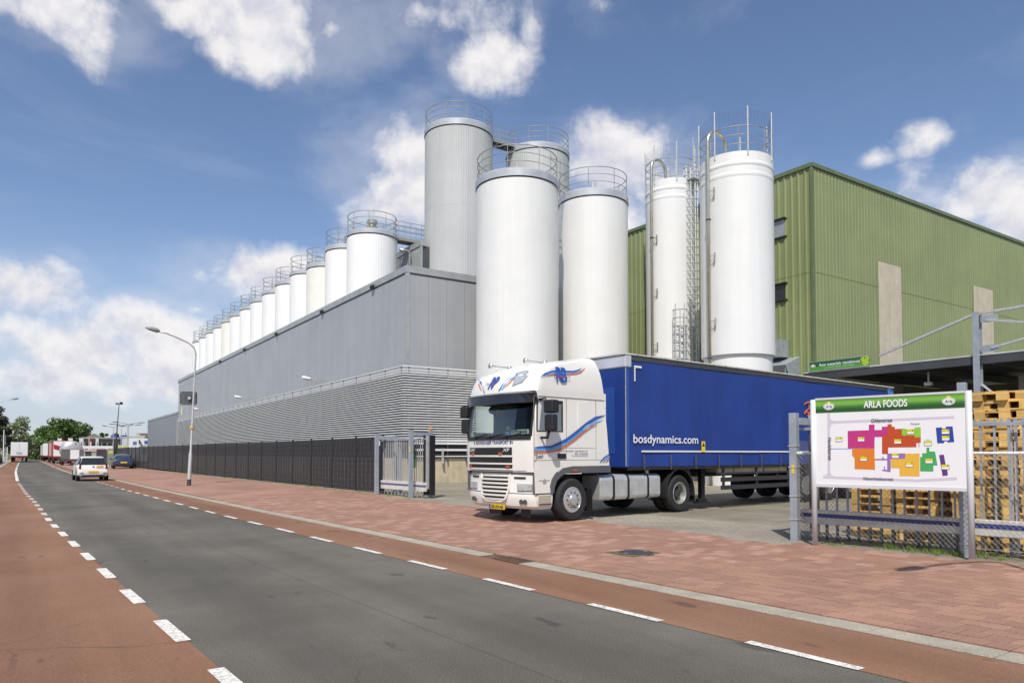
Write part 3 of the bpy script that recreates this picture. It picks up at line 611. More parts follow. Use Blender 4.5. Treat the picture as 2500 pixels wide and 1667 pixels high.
# ---------------------------------------------------------------- green warehouse
GX=32.6; gc=PX(1981,397.7,GX); GY,GZ=gc.y,gc.z
gh=thing('green_warehouse','tall warehouse clad in ribbed green metal sheets with two cream strips','building',(GX,GY,0))
mb=MB(); mb.box((.05,.05,-.2),(60,40,GZ-.3)); mb.build('core',GREEND,gh)
def corr(ax,length,z0,z1,name='cladding_sheet',pitch=.30,d=.022,m=GREEN,x0=0,prop=0.):
    mb=MB(); vs=[]; n=int(length/pitch)
    pr_=[(0,0),(.18*pitch/.3,0),(.21*pitch/.3,d),(.27*pitch/.3,d)]
    P=[(x0+i*pitch+u,v) for i in range(n) for u,v in pr_]+[(x0+n*pitch,0)]
    for z in (z0,z1):
        for (u,v) in P: vs.append((u,-v-prop,z) if ax=='x' else (-v-prop,u,z))
    K=len(P); mb.add(vs,[(i,i+1,K+i+1,K+i) for i in range(K-1)]); return mb.build(name,m,gh)
zsm=PY(2100,690,GY).z
for i in range(7):
    corr('x',8.4,-.1,zsm-.02,x0=.05+i*8.4); corr('x',8.4,zsm,GZ-.15,x0=.05+i*8.4,prop=.006)
for i in range(6):
    corr('y',6.0,-.1,zsm-.02,x0=.05+i*6.0,pitch=.4,d=.05); corr('y',6.0,zsm,GZ-.15,x0=.05+i*6.0,pitch=.4,d=.05,prop=.006)
mb=MB(); mb.box((-.12,-.10,GZ-.2),(60,.0,GZ)); mb.box((-.12,0,GZ-.2),(0,38,GZ)); mb.build('roof_trim',GREEND,gh)
mb=MB(); mb.box((-.10,-.09,-.1),(.06,.06,GZ-.31)); mb.build('corner_trim',GREEND,gh)
for (xa,xb,yt) in ((2141,2203,638),(2374,2422,697)):
    A=PY(xa,yt,GY); B=PY(xb,yt,GY); corr('x',B.x-A.x,-.1,A.z,'cream_strip',x0=A.x-GX,m=CREAMP,prop=.055,d=.004)
for (px,py,h,lit_) in ((1908,556,1.1,1),(1910,712,1.0,0)):
    p=PX(px+9,py,GX); p.y+=.9; h*=.8; mb=MB(); mb.box((-.09,-.9,-h/2),(-.02,.75,h/2)); o=mb.build('window',mat('window_pane',(.35,.36,.38),.15,.2) if lit_ else CGLASS,gh); o.location=(0,p.y-GY,p.z)
    mb=MB(); mb.box((-.22,-1.0,h/2),(.0,.85,h/2+.08)); mb.build('window_hood',BLACK,o); mb=MB(); mb.box((-.14,-1.0,-h/2-.08),(.0,.85,-h/2)); mb.build('window_sill',BLACK,o)
p=PX(1912,875,GX); hd=thing('vent_hood','grey sheet-metal exhaust hood on the green wall beside the white silo','vent',(GX,p.y,p.z))
mb=MB(); mb.add([(0,-1,0),(0,1,0),(-1.2,1,-.5),(-1.2,-1,-.5),(0,-1,-.9),(0,1,-.9),(-.9,1,-1.1),(-.9,-1,-1.1)],[(0,1,2,3),(4,7,6,5),(0,3,7,4),(1,5,6,2),(3,2,6,7)]); fixn(mb.build('hood',STEELP,hd))
mb=MB(); mb.box((-.8,-.4,0),(-.1,.6,.9)); mb.build('duct',STEELP,hd)
mb=MB(); mb.bar((-1.1,-.9,-.6),(-1.1,-.9,-2.2),.05,.05); mb.bar((0,-.9,-2.2),(-1.1,-.9,-.6),.05,.05); mb.build('strut',STEELP,hd)
# ---------------------------------------------------------------- canopy
CX=31.6; cp=PX(1951,910.5,CX); col=PX(2385,763,CX); CZ=cp.z
cn=thing('canopy','open loading canopy with a steel edge beam, in front of the green warehouse','canopy',(CX,0,0))
YE=-6
mb=MB(); mb.box((-.02,YE,CZ-.06),(.16,GY-.05,CZ)); mb.build('roof_edge',mat('pale_trim',(.55,.55,.53),.5,.2),cn)
mb=MB(); mb.box((.0,YE,CZ-.38),(.02,GY-.05,CZ-.06)); mb.box((.0,YE,CZ-.4),(.15,GY-.05,CZ-.38)); mb.build('edge_beam',DARKST,cn)
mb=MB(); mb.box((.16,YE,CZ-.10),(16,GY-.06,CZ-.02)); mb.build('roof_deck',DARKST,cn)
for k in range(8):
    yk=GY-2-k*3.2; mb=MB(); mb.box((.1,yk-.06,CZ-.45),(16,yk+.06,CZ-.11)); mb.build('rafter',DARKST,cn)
mb=MB(); mb.box((-.15,col.y-.12,YZ-.1),(-.13,col.y+.12,col.z)); mb.box((.11,col.y-.12,YZ-.1),(.13,col.y+.12,col.z)); mb.box((-.13,col.y-.015,YZ-.1),(.11,col.y+.015,col.z)); mb.build('column',STEELP,cn)
for (ya,za,yb,zb,nm,t) in ((col.y+.1,col.z-.05,18.0*CX/32.5,6.0,'tie_rod',.10),(col.y-.1,col.z-.05,YE,col.z+.4,'top_chord',.10),(col.y-.35,col.z-.35,5,4.6+CZ-5,'brace',.09),(col.y-.5,CZ+.2,6,CZ+1.6,'brace',.09),(col.y-.1,CZ-1.2,col.y-2.2,CZ-3.6,'knee_brace',.08)):
    mb=MB(); mb.bar((0,ya,za),(0 if nm!='knee_brace' else 1.2,yb,zb),t,t); mb.build(nm,STEEL,cn)
for zz in (col.z-.3,CZ+.2):
    mb=MB(); mb.box((-.01,col.y-.75,zz-.14),(.01,col.y-.12,zz+.14)); mb.build('gusset_plate',STEELP,cn)
mb=MB(); mb.cyl((1.2,16,CZ-.4),(1.2,16,CZ-.85),.04,8); mb.box((1.1,15.85,CZ-1.0),(1.3,16.15,CZ-.85)); mb.build('hanging_lamp',STEEL,cn)
# sign on the canopy edge
q=[PX(1900+x/3.92,700+y_/3.92,CX-.05) for x,y_ in ((297,727),(873,663),(873,760),(297,810))]
ws=thing('name_board','green board reading Raw materials warehouse on the canopy edge','sign',(CX-.05,q[0].y,q[3].z)); org=Vector((CX-.05,q[0].y,q[3].z)); SL=q[0].y-q[1].y; SH=q[0].z-q[3].z
mb=MB(); mb.box((.0,-SL,0),(.03,0,SH)); mb.build('panel',flat('boardgreen',(.018,.115,.045)),ws)
mb=MB(); mb.box((-.004,-SL,0),(0,0,SH*.42)); mb.build('light_band',flat('boardlime',(.075,.30,.045)),ws)
mb=MB(); mb.box((-.012,-SL,-.02),(.04,0,0)); mb.box((-.012,-SL,SH),(.04,0,SH+.02)); mb.box((-.012,0,-.02),(.04,.03,SH+.02)); mb.build('frame',STEEL,ws)
text('Raw materials warehouse','lettering',SIGNW,ws,(-.006,-.55,SH*.45),(0,-1,0),(0,0,1),2.05,SH*.30,bold=.015)
text('Grondstoffenmagazijn / Rohstofflager','lettering',SIGNW,ws,(-.006,-.8,SH*.2),(0,-1,0),(0,0,1),1.5,SH*.10)
def ellipse(mb,cx,cy,rx,ry,z0,z1,M,n=24,mi=0): mb.prism([(cx+rx*math.cos(2*math.pi*k/n),cy+ry*math.sin(2*math.pi*k/n)) for k in range(n)],z0,z1,mi,M)
FR=Matrix(((0,0,-1,0),(-1,0,0,0),(0,1,0,0),(0,0,0,1)))
def logo(parent,Mx,cx,cy,rx,ry):
    mb=MB(); ellipse(mb,cx,cy+ry*.95,rx*.32,ry*.55,.004,.006,Mx,16); mb.build('logo_sun',flat('yellow',(.80,.62,.02)),parent)
    mb=MB(); ellipse(mb,cx,cy,rx,ry,.004,.008,Mx); mb.build('logo_oval',SIGNW,parent)
    mb=MB(); ellipse(mb,cx,cy,rx*.9,ry*.84,.008,.009,Mx); mb.build('logo_ring',flat('logogreen',(.03,.12,.06)),parent)
    mb=MB(); ellipse(mb,cx,cy,rx*.84,ry*.76,.009,.010,Mx); mb.build('logo_field',SIGNW,parent)
logo(ws,FR,.2,SH*.55,.14,SH*.16); text('Arla','logo_lettering',flat('logogreen',(.03,.12,.06)),ws,(-.011,-.1,SH*.49),(0,-1,0),(0,0,1),.2,SH*.13,shear=.2)
mb=MB()
for a_,b_,r_ in ((SL-.3,SH*.72,.12),(SL-.12,SH*.8,.12),(SL-.2,SH*.4,.16),(SL-.08,SH*.35,.07)): ellipse(mb,a_,b_,r_,r_,.004,.0045+r_*.01,FR,14)
mb.build('flower_print',flat('limeyellow',(.35,.52,.03)),ws)
# sheds under the canopy
sh=thing('loading_shed','grey panelled shed wall with doors under the canopy behind the pallets','building',(0,0,0))
mb=MB(); mb.box((CX+4.2,2,YZ-.1),(CX+4.4,col.y+.2,CZ-.6)); mb.build('upper_wall',mat('shed_wall',(.30,.31,.31),.55,var=.1,streak=.15),sh)
SHP=mat('shed_panel',(.42,.45,.50),.45,.1)
for k in range(8):
    mb=MB(); mb.box((CX+4.05,col.y-.1-k*1.25,YZ),(CX+4.19,col.y-.1-k*1.25-1.2,3.9)); mb.build('wall_panel',SHP,sh)
mb=MB(); mb.box((CX+4.0,2,3.9),(CX+4.2,col.y+.2,4.05)); mb.build('lintel',STEEL,sh)
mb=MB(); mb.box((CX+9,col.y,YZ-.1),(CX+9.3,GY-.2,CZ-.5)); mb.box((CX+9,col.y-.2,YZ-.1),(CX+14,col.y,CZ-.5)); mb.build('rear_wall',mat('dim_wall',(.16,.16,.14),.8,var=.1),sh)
# ---------------------------------------------------------------- articulated lorry: tractor
tf_=Vector((-.9924,-.1235)); tl_=Vector((.1235,-.9924)); TW=Vector((9.86,13.725)); TZ=YZ-.006
trk=thing('lorry_tractor','white lorry cab with blue and orange stripes turning out of the yard gate','lorry',(TW.x,TW.y,TZ),math.atan2(tf_.y,tf_.x))
def tloc(p): q=p.xy-TW; return Vector((q.dot(tf_),q.dot(tl_),p.z-TZ))
def Z6(zx,zy): return (1100+zx/3.484,850+zy/3.484)
def sidepx(zx,zy,y_=1.19): a=TW+tl_*y_; return tloc(PP(*Z6(zx,zy),a,a+tf_))
def frontpx(zx,zy,x_=1.28): a=TW+tf_*x_; return tloc(PP(*Z6(zx,zy),a,a+tl_))
#      z    xf   xc    hw   xr
LV=[(1.10,1.29,1.15,1.185,-1.26),(1.25,1.30,1.16,1.19,-1.26),(1.60,1.31,1.17,1.19,-1.23),(1.88,1.305,1.16,1.19,-1.20),(2.00,1.29,1.15,1.19,-1.19),(2.30,1.25,1.11,1.185,-1.15),(2.64,1.19,1.05,1.18,-1.11),(2.74,1.18,1.04,1.18,-1.10),(2.84,1.26,1.08,1.19,-1.08),(2.95,1.24,1.05,1.19,-1.06),(3.08,1.19,1.0,1.185,-1.04),(3.22,1.11,.92,1.18,-1.01),(3.35,.97,.77,1.165,-.98),(3.45,.72,.50,1.145,-.95),(3.54,.38,.12,1.12,-.92),(3.62,0.0,-.27,1.08,-.90),(3.68,-.33,-.52,1.02,-.88),(3.715,-.58,-.68,.93,-.86)]
def lev(z):
    for a,b in zip(LV,LV[1:]):
        if a[0]<=z<=b[0]: t=(z-a[0])/(b[0]-a[0]); return [a[i]+(b[i]-a[i])*t for i in range(5)]
    return LV[0] if z<LV[0][0] else LV[-1]
def fpt(y_,z,off=0.):
    l=lev(z); xf,xc,hw=l[1],l[2],l[3]; u=min(1,abs(y_)/(.95*hw)); return Vector((xc+(xf-xc)*(1-u*u)+off,y_,z))
SX=[-.62,0.,.33,.70,1.06]
def outline(l):
    z,xf,xc,hw,xr=l; h=[(xr,hw*.93),(xr+.03,hw)]+[(max(xr+.05,min(x,xc-.14+ .0*x)),hw) for x in SX]+[(xc-.10,hw),(xc-.03,hw*.99),(xc,hw*.95)]+[(xc+(xf-xc)*(1-(f/.95)**2),hw*f) for f in (.80,.55,.28)]
    return [Vector((x,y_,z)) for x,y_ in h]+[Vector((xf,0,z))]+[Vector((x,-y_,z)) for x,y_ in h[::-1]]
OL=[outline(l) for l in LV]; NP=len(OL[0]); HN=13
body=MB(); gl={'windscreen':MB(),'side_window':MB(),'side_window2':MB()}
vs=[p for o_ in OL for p in o_]; bf=[]
for i in range(len(LV)-1):
    z0,z1=LV[i][0],LV[i+1][0]
    for k in range(NP-1):
        f=(i*NP+k,i*NP+k+1,(i+1)*NP+k+1,(i+1)*NP+k)
        kk=min(k,NP-2-k); 
        if z0>=1.87 and z1<=2.65 and kk>=9: gl['windscreen'].add([vs[j] for j in f],[(0,1,2,3)])
        elif z0>=1.99 and z1<=2.65 and kk in(4,5): gl['side_window' if k<NP/2 else 'side_window2'].add([vs[j] for j in f],[(0,1,2,3)])
        else: bf.append(f)
    bf.append((i*NP+NP-1,i*NP,(i+1)*NP,(i+1)*NP+NP-1))
bf.append(tuple((len(LV)-1)*NP+k for k in range(NP))); body.add(vs,bf)
cab=body.build('cab_body',WHITE,trk,auto=28)
o=gl['windscreen'].build('windscreen',GLASS,trk,True); GL2=glass('side_glass',(.30,.33,.32),.10)
gl['side_window'].build('side_window',GL2,trk,True); gl['side_window2'].build('side_window',glass('far_side_glass',(.85,.9,.87),.02),trk,True)
# inside of the cab
INT=mat('cab_interior',(.03,.032,.036),.8); 
mb=MB(); mb.box((-.45,-1.1,1.12),(-.4,1.1,2.72)); mb.box((-.45,-1.12,1.12),(1.05,1.12,1.2)); mb.box((-.45,-1.1,2.70),(1.02,1.1,2.73)); mb.build('cab_lining',INT,trk)
mb=MB(); mb.box((.72,-1.08,1.2),(1.12,1.08,1.86)); mb.build('dashboard',BLACK,trk,bevel=.05)
for s in (-.58,.58):
    mb=MB(); mb.box((-.15,s-.27,1.2),(.4,s+.27,1.66)); mb.box((-.22,s-.26,1.6),(-.04,s+.26,2.36)); mb.box((-.2,s-.15,2.34),(-.08,s+.15,2.56)); mb.build('seat',mat('seat_cloth',(.06,.07,.10),.9),trk,bevel=.05)
mb=MB(); mb.tube([(.66+.06*math.sin(t),.58+.23*math.cos(t),1.93+.20*math.sin(t)) for t in [2*math.pi*k/20 for k in range(20)]],.018,6,closed=True); mb.tube([(.66,.58,1.93),(.85,.58,1.75)],.03,6); mb.build('steering_wheel',BLACK,trk,True)
mb=MB(); mb.box((1.0,.28,1.93),(1.02,.86,2.03)); np_=mb.build('name_plate',flat('plate_cream',(.60,.66,.58)),trk); text('LUCKMANS','lettering',BLACK,np_,(1.022,.33,1.945),(0,1,0),(0,0,1),.48,.07,bold=.02)
mb=MB(); mb.lathe([(0,0),(.06,.02),(.08,.08),(.05,.14)],12,(1.0,.17,1.88)); mb.lathe([(.05,.14),(.06,.2),(0,.25)],12,(1.0,.17,1.88),mi=1); mb.build('dashboard_toy',[flat('toyblue',(.08,.25,.5)),flat('toyyellow',(.7,.6,.05))],trk,True)
mb=MB(); mb.lathe([(0,-.02),(.16,-.015),(.18,0),(.16,.015),(0,.02)],20,(0,0,0),axis='x'); o=mb.build('inside_mirror',PLAST,trk,True); o.location=(1.0,-.35,2.5); o.scale=(1,1.1,.55)
# front: visor, panels, grille
def fplate(name,ya,yb,za,zb,off,m,parent=trk,th=.015,n=10,bevel=0):
    mb=MB(); vs=[]
    for k in range(n+1):
        y_=ya+(yb-ya)*k/n
        for z,e in ((za,0),(zb,0),(zb,th),(za,th)): q=fptlow(y_,z) if z<1.10 else fpt(y_,z); vs.append(q+Vector((off+e,0,0)))
    fs=[]
    for k in range(n):
        for j in range(4): fs.append((k*4+j,k*4+(j+1)%4,(k+1)*4+(j+1)%4,(k+1)*4+j))
    fs+=[(0,1,2,3),(n*4+3,n*4+2,n*4+1,n*4)]; mb.add(vs,fs); return fixn(mb.build(name,m,parent,bevel=bevel))
LL=[(.30,1.16,.98,1.10),(.36,1.24,1.06,1.15),(.50,1.28,1.10,1.17),(.62,1.28,1.10,1.175),(.66,1.27,1.09,1.175),(1.02,1.27,1.10,1.175),(1.08,1.22,1.05,1.17)]
def fptlow(y_,z):
    for a,b in zip(LL,LL[1:]):
        if a[0]<=z<=b[0]: t=(z-a[0])/(b[0]-a[0]); xf,xc,hw=[a[i]+(b[i]-a[i])*t for i in (1,2,3)]; break
    else: xf,xc,hw=(LL[0] if z<.3 else LL[-1])[1:]
    u=min(1,abs(y_)/(.95*hw)); return Vector((xc+(xf-xc)*(1-u*u),y_,z))
mb=MB(); vs=[]; xr=.60
for (z,xf,xc,hw) in LL:
    h=[(xr,hw),(xc-.25,hw),(xc-.10,hw),(xc-.03,hw*.985),(xc,hw*.95)]+[(xc+(xf-xc)*(1-(f/.95)**2),hw*f) for f in (.8,.55,.28)]
    vs+=[(x,y_,z) for x,y_ in h]+[(xf,0,z)]+[(x,-y_,z) for x,y_ in h[::-1]]
n_=17; fs=[(i*n_+k,i*n_+k+1,(i+1)*n_+k+1,(i+1)*n_+k) for i in range(len(LL)-1) for k in range(n_-1)]+[tuple((len(LL)-1)*n_+k for k in range(n_)),tuple(range(n_))[::-1]]+[(i*n_+n_-1,i*n_,(i+1)*n_,(i+1)*n_+n_-1) for i in range(len(LL)-1)]
mb.add(vs,fs); mb.build('bumper',WHITE,trk,auto=32)
fplate('seam',-1.1,1.1,.632,.644,-.009,BLACK); fplate('bonnet_gap',-.95,.98,1.082,1.13,-.03,BLACK,th=.04)
fplate('windscreen_surround',-1.10,1.10,1.80,1.885,.002,BLACK); 
for s in (-1,1): fplate('windscreen_pillar',s*1.085,s*1.125,1.88,2.66,.003,BLACK,n=2)
mb=MB(); vs=[]
for k in range(15):
    y_=-1.2+2.4*k/14; a=fpt(y_*.97,2.85); b=fpt(y_*.97,2.62); u=abs(y_)/1.2; fw=.17*(1-u**4)-.10*u**6
    vs+=[a+Vector((.02,0,0)),Vector((a.x+.10+fw*.5,y_,2.80)),Vector((b.x+.10+fw,y_,2.60-.02*(1-u))),Vector((b.x+.085+fw,y_,2.59-.02*(1-u))),a+Vector((-.02,0,-.05))]
mb.add(vs,[(k*5+j,k*5+(j+1)%5,(k+1)*5+(j+1)%5,(k+1)*5+j) for k in range(14) for j in range(5)]+[(0,1,2,3,4),(74,73,72,71,70)]); fixn(mb.build('sun_visor',mat('visor_tint',(.018,.02,.03),.15,spec=.6,var=0),trk))
fplate('grille_panel',-.98,.60,1.47,1.635,.004,BLACK); fplate('grille_panel',-.98,.60,1.30,1.42,.004,BLACK); fplate('grille_panel',-.98,.60,1.18,1.255,.004,BLACK)
for za,zb in ((1.425,1.462),(1.26,1.295),(1.14,1.175)): fplate('grille_bar',-1.0,.62,za,zb,.012,WHITE,th=.02)
WT=flat('chrome_letter',(.62,.62,.62),.3)
def conform(o,off):
    for v in o.data.vertices: v.co=fpt(v.co.y,v.co.z,off)
    return o
def ftext(body_,name,m,yl,zb,w_,h,off=.022,**k): return conform(text(body_,name,m,trk,(1.3,yl,zb),(0,1,0),(0,0,1),w_,h,**k),off)
NAVY=flat('navy',(.02,.05,.22)); BLUEL=flat('stripe_blue',(.03,.11,.42)); SKYL=flat('stripe_sky',(.10,.38,.72)); ORNG=flat('stripe_orange',(.68,.16,.03)); PURP=flat('script_purple',(.30,.08,.28))
ftext('R. BOONZAAIJER TRANSPORT BV','lettering',NAVY,-.78,1.685,1.42,.095,.006,bold=.02)
ftext('DAF','badge_lettering',WT,-.95,1.545,.26,.07,.03,bold=.03); ftext('XF','badge_lettering',WT,.34,1.545,.22,.07,.03,bold=.03,shear=.2)
for y_,z in ((-.78,1.50),(.28,1.50),(-.92,1.215),(.5,1.215)): fplate('marker_light',y_-.05,y_+.05,z-.025,z+.025,.02,AMBER,th=.03,n=2)
# lower grille
mb=MB(); pts=[(-.50,1.05),(-.47,.70),(-.40,.52),(-.25,.45),(.25,.45),(.40,.52),(.47,.70),(.50,1.05)]
for (ya,za),(yb,zb) in zip(pts,pts[1:]): mb.bar(fptlow(ya,za)+Vector((.02,0,0)),fptlow(yb,zb)+Vector((.02,0,0)),.05,.05,up=(1,0,0))
mb.build('grille_frame',WHITE,trk,bevel=.012)
for k in range(6):
    z=.97-k*.087; hw=.46 if z>.7 else .46-(.7-z)*.55; fplate('lower_grille_slot',-hw+.03,hw-.03,z-.024,z+.022,.001,BLACK,th=.012); fplate('lower_grille_bar',-hw,hw,z-.058,z-.02,.014,WHITE,th=.03)
for s in (-1,1):
    fplate('headlight',s*.72,s*1.06,.70,.83,.006,LENS,th=.02,n=5,bevel=.008); fplate('headlight_rim',s*.70,s*1.08,.685,.845,.0,STEELP,th=.012,n=5)
    for q in (.80,.90): 
        mb=MB(); c=fptlow(s*q,.46); mb.lathe([(.055,0),(.05,.02),(.03,.012),(0,.01)],16,(c.x+.004,c.y,c.z),axis='x'); mb.build('fog_lamp',mat('fog_glass',(.12,.12,.12),.1,.5),trk,True)
    fplate('air_inlet',s*.62,s*.92,.955,.995,.002,BLACK,th=.01,n=4)
mb=MB(); mb.box((1.275,-.16,.27),(1.29,.37,.385)); np_=mb.build('number_plate',flat('plate_yellow',(.72,.46,.02)),trk); mb=MB(); mb.box((1.291,-.16,.272),(1.293,-.11,.383)); mb.build('plate_band',flat('plate_blue',(.02,.06,.35)),np_)
text('BZ-XX-82','lettering',BLACK,np_,(1.291,-.08,.292),(0,1,0),(0,0,1),.41,.07,bold=.025)
for ya,yb in ((-.55,-.12),(.55,.85)):
    mb=MB(); mb.box((.95,ya,.12),(.965,yb,.31)); mb.build('mud_flap',BLACK,trk)
# side: seams, window frame, handle, step
def sbox(name,x0,x1,z0,z1,m,off=.0,th=.006,parent=trk):
    mb=MB(); mb.box((x0,1.19+off,z0),(x1,1.19+off+th,z1)); return mb.build(name,m,parent)
SEAM=flat('seam_grey',(.22,.21,.20))
sbox('door_line',1.16,1.172,1.18,2.72,SEAM,-.003); sbox('door_line',.185,.195,1.36,2.72,SEAM,-.003); sbox('door_line',.19,1.17,1.352,1.362,SEAM,-.003); sbox('cab_line',-1.1,1.16,2.728,2.742,SEAM,-.006); sbox('cab_line',-1.2,.18,1.352,1.36,SEAM,-.003); sbox('cab_line',-.78,-.77,1.36,2.72,SEAM,-.003); sbox('cab_line',-.75,.16,1.62,1.628,SEAM,-.003)
for z in (1.985,2.645): sbox('window_rubber',.30,1.08,z-.012,z+.012,BLACK,-.004,.01)
for x in (.315,1.075): sbox('window_rubber',x-.015,x+.015,1.99,2.64,BLACK,-.004,.01)
sbox('door_handle',.22,.46,1.36+.03,1.36+.14,BLACK,-.001,.02); sbox('locker_lid',-.55,-.18,2.05,2.66,WHITE,-.004,.012)
sbox('painted_step_recess',.66,1.02,.42,.60,mat('painted_step_shade',(.42,.38,.28),.6),-.012,.004); sbox('step_plate',.66,1.0,.40,.425,DARKST,-.02,.03)  # flat tan plate: shade of the step recess put into its colour
sbox('lower_seam',.60,1.09,.628,.645,BLACK,-.014,.006)
ARCH=[(.58,.64),(.57,.75),(.50,.90),(.38,1.00),(.2,1.07),(0,1.09),(-.2,1.08),(-.42,1.06),(-1.26,1.06)]
mb=MB(); pts=ARCH+[(-1.26,1.22),(.0,1.22),(.3,1.18),(.50,1.06),(.64,.92),(.68,.75),(.68,.64)]; mb.prism(pts,-.06,.02,0,Matrix(((1,0,0,0),(0,0,1,1.185),(0,1,0,0),(0,0,0,1)))); fixn(mb.build('wheel_arch',PLAST,trk)); o=MB(); o.prism(pts,-.02,.06,0,Matrix(((1,0,0,0),(0,0,1,-1.185),(0,1,0,0),(0,0,0,1)))); fixn(o.build('wheel_arch',PLAST,trk))
mb=MB(); mb.box((.60,1.10,.64),(1.12,1.18,1.12)); mb.box((.60,-1.18,.64),(1.12,-1.10,1.12)); mb.box((-1.2,-1.15,1.06),(1.0,1.15,1.11)); mb.build('cab_floor',PLAST,trk)
mb=MB(); mb.prism([(.66,.65),(.70,.78),(.64,.95),(.52,1.08),(.3,1.19),(1.15,1.19),(1.12,.65)],0,.012,0,Matrix(((1,0,0,0),(0,0,1,1.178),(0,1,0,0),(0,0,0,1)))); fixn(mb.build('side_panel',WHITE,trk))
sbox('marker_light',-.12,.0,1.10,1.15,AMBER,.012,.03)
text('DAF','badge_lettering',flat('badge_dark',(.10,.10,.10)),trk,(1.12,1.196,1.40),(-1,0,0),(0,0,1),.22,.07,bold=.03)
for k,(t_,z,w_) in enumerate((('R. BOONZAAIJER- TRANSPORT BV',1.535,.93),('EDE - HOLLAND',1.485,.42),('Tel. 31(0)318-48 28 03',1.43,.52))): text(t_,'lettering',NAVY,trk,(.44-(.93-w_),1.196,z),(-1,0,0),(0,0,1),w_,.035,bold=.01)
em=MB(); em.lathe([(.055,0),(.055,.004)],16,(.86,1.193,.90),axis='y'); em.box((.70,1.193,.915),(.80,1.196,.93)); em.box((.92,1.193,.915),(1.02,1.196,.93)); em.build('wing_badge',flat('badge_grey',(.35,.34,.33)),trk)
hwz=lambda z: lev(z)[3]
def sdecal(name,pts,m,off=.004):
    P=[]
    for zx,zy in pts:
        q=sidepx(zx,zy); 
        if q.z>2.9: q=sidepx(zx,zy,hwz(q.z))
        P.append((q.x,max(hwz(q.z),1.19 if q.z<2.9 else 0)+off,q.z))
    return poly3(P,name,m,trk)
def band(name,top,bot,m,off=.014):
    mb=MB(); vs=[]
    for (a,b) in zip(top,bot):
        for q in (a,b):
            p=sidepx(*q)
            if p.z>2.9: p=sidepx(*q,hwz(p.z))
            vs.append((p.x,hwz(p.z)+off,p.z))
    mb.add(vs,[(2*i,2*i+1,2*i+3,2*i+2) for i in range(len(top)-1)]); return fixn(mb.build(name,m,trk))
XS=[712,760,850,920,980,1060,1150,1230,1318]
band('stripe',list(zip(XS,[840,832,828,797,765,705,630,580,566])),list(zip(XS,[850,850,849,823,796,737,660,610,568])),BLUEL)
X2=[709,760,850,920,980,1060,1150,1230,1292]
band('stripe',list(zip(X2,[853,853,852,828,799,742,668,625,606])),list(zip(X2,[872,872,870,846,816,757,683,638,611])),SKYL)
X3=[706,760,850,920,980,1060,1130,1200,1246]
band('stripe',list(zip(X3,[876,875,873,851,820,764,705,662,647])),list(zip(X3,[891,890,886,869,839,781,722,673,651])),ORNG)
XR=[752,800,860,900,980,1040,1080,1112]
band('stripe',list(zip(XR,[248,210,190,185,190,192,182,165])),list(zip(XR,[251,226,203,197,203,205,192,168])),BLUEL); band('stripe',list(zip([785,830,880,1000,1060,1110],[244,212,204,207,205,180])),list(zip([785,830,880,1000,1060,1110],[247,224,214,216,214,186])),SKYL); band('stripe',list(zip([815,850,900,1010,1070,1110,1141],[240,220,213,214,207,190,166])),list(zip([815,850,900,1010,1070,1110,1141],[243,230,224,225,220,205,170])),ORNG)
for k,m in enumerate((BLUEL,SKYL,ORNG)): band('stripe',[(1265+k*24,970),(1300+k*18,925+k*10),(1351,892+k*22)],[(1274+k*24,970),(1312+k*16,928+k*10),(1351,903+k*22)],m)
a=sidepx(890,288,1.175); text('RB','logo_lettering',BLUEL,trk,(a.x,1.182,a.z),(-1,0,0),(0,-.10,1),.34,.34,bold=.03,sp=.72,proud=.034); a=sidepx(865,265,1.175); text('Transport','script',PURP,trk,(a.x,1.184,a.z+.01),(-1,0,0),(0,-.10,1),.52,.11,shear=.3,proud=.046,bold=.008)
# front roof fairing prints and lamps
def fdecal(name,pts,m,off=.008):
    P=[]
    for zx,zy in pts:
        x_=1.2
        for _ in range(6): q=frontpx(zx,zy,x_); x_=fpt(q.y,q.z).x
        P.append(fpt(q.y,q.z,off))
    return poly3(P,name,m,trk)
fdecal('stripe',[(405,365),(440,310),(500,245),(575,208),(568,225),(500,268),(450,320),(418,360)],BLUEL); fdecal('stripe',[(432,355),(470,300),(520,255),(566,228),(558,240),(515,272),(470,322),(445,350)],SKYL); fdecal('stripe',[(462,330),(505,282),(550,246),(545,260),(510,292),(480,322)],ORNG)
fdecal('stripe',[(232,250),(262,285),(285,335),(293,382),(284,378),(270,330),(250,290)],BLUEL); fdecal('stripe',[(226,272),(250,310),(268,360),(258,358),(240,318)],ORNG)
def ftxt2(body_,m,zx,zy,w_,h,off,**k):
    x_=1.1
    for _ in range(6): q=frontpx(zx,zy,x_); x_=fpt(q.y,q.z).x
    return conform(text(body_,'logo_lettering',m,trk,(1,q.y,q.z),(0,1,0),(0,0,1),w_,h,**k),off)
ftxt2('RB',BLUEL,318,348,.33,.28,.022,bold=.03,shear=.25,sp=.72); ftxt2('Transport',PURP,300,325,.42,.09,.03,shear=.3)
fdecal('roof_lamp',[(530,318),(555,250),(580,210),(640,192),(660,196),(650,235),(610,285)],LENS,.014); fdecal('roof_lamp_rim',[(524,324),(550,246),(576,204),(642,186),(668,192),(657,240),(612,292)],STEELP,.009)
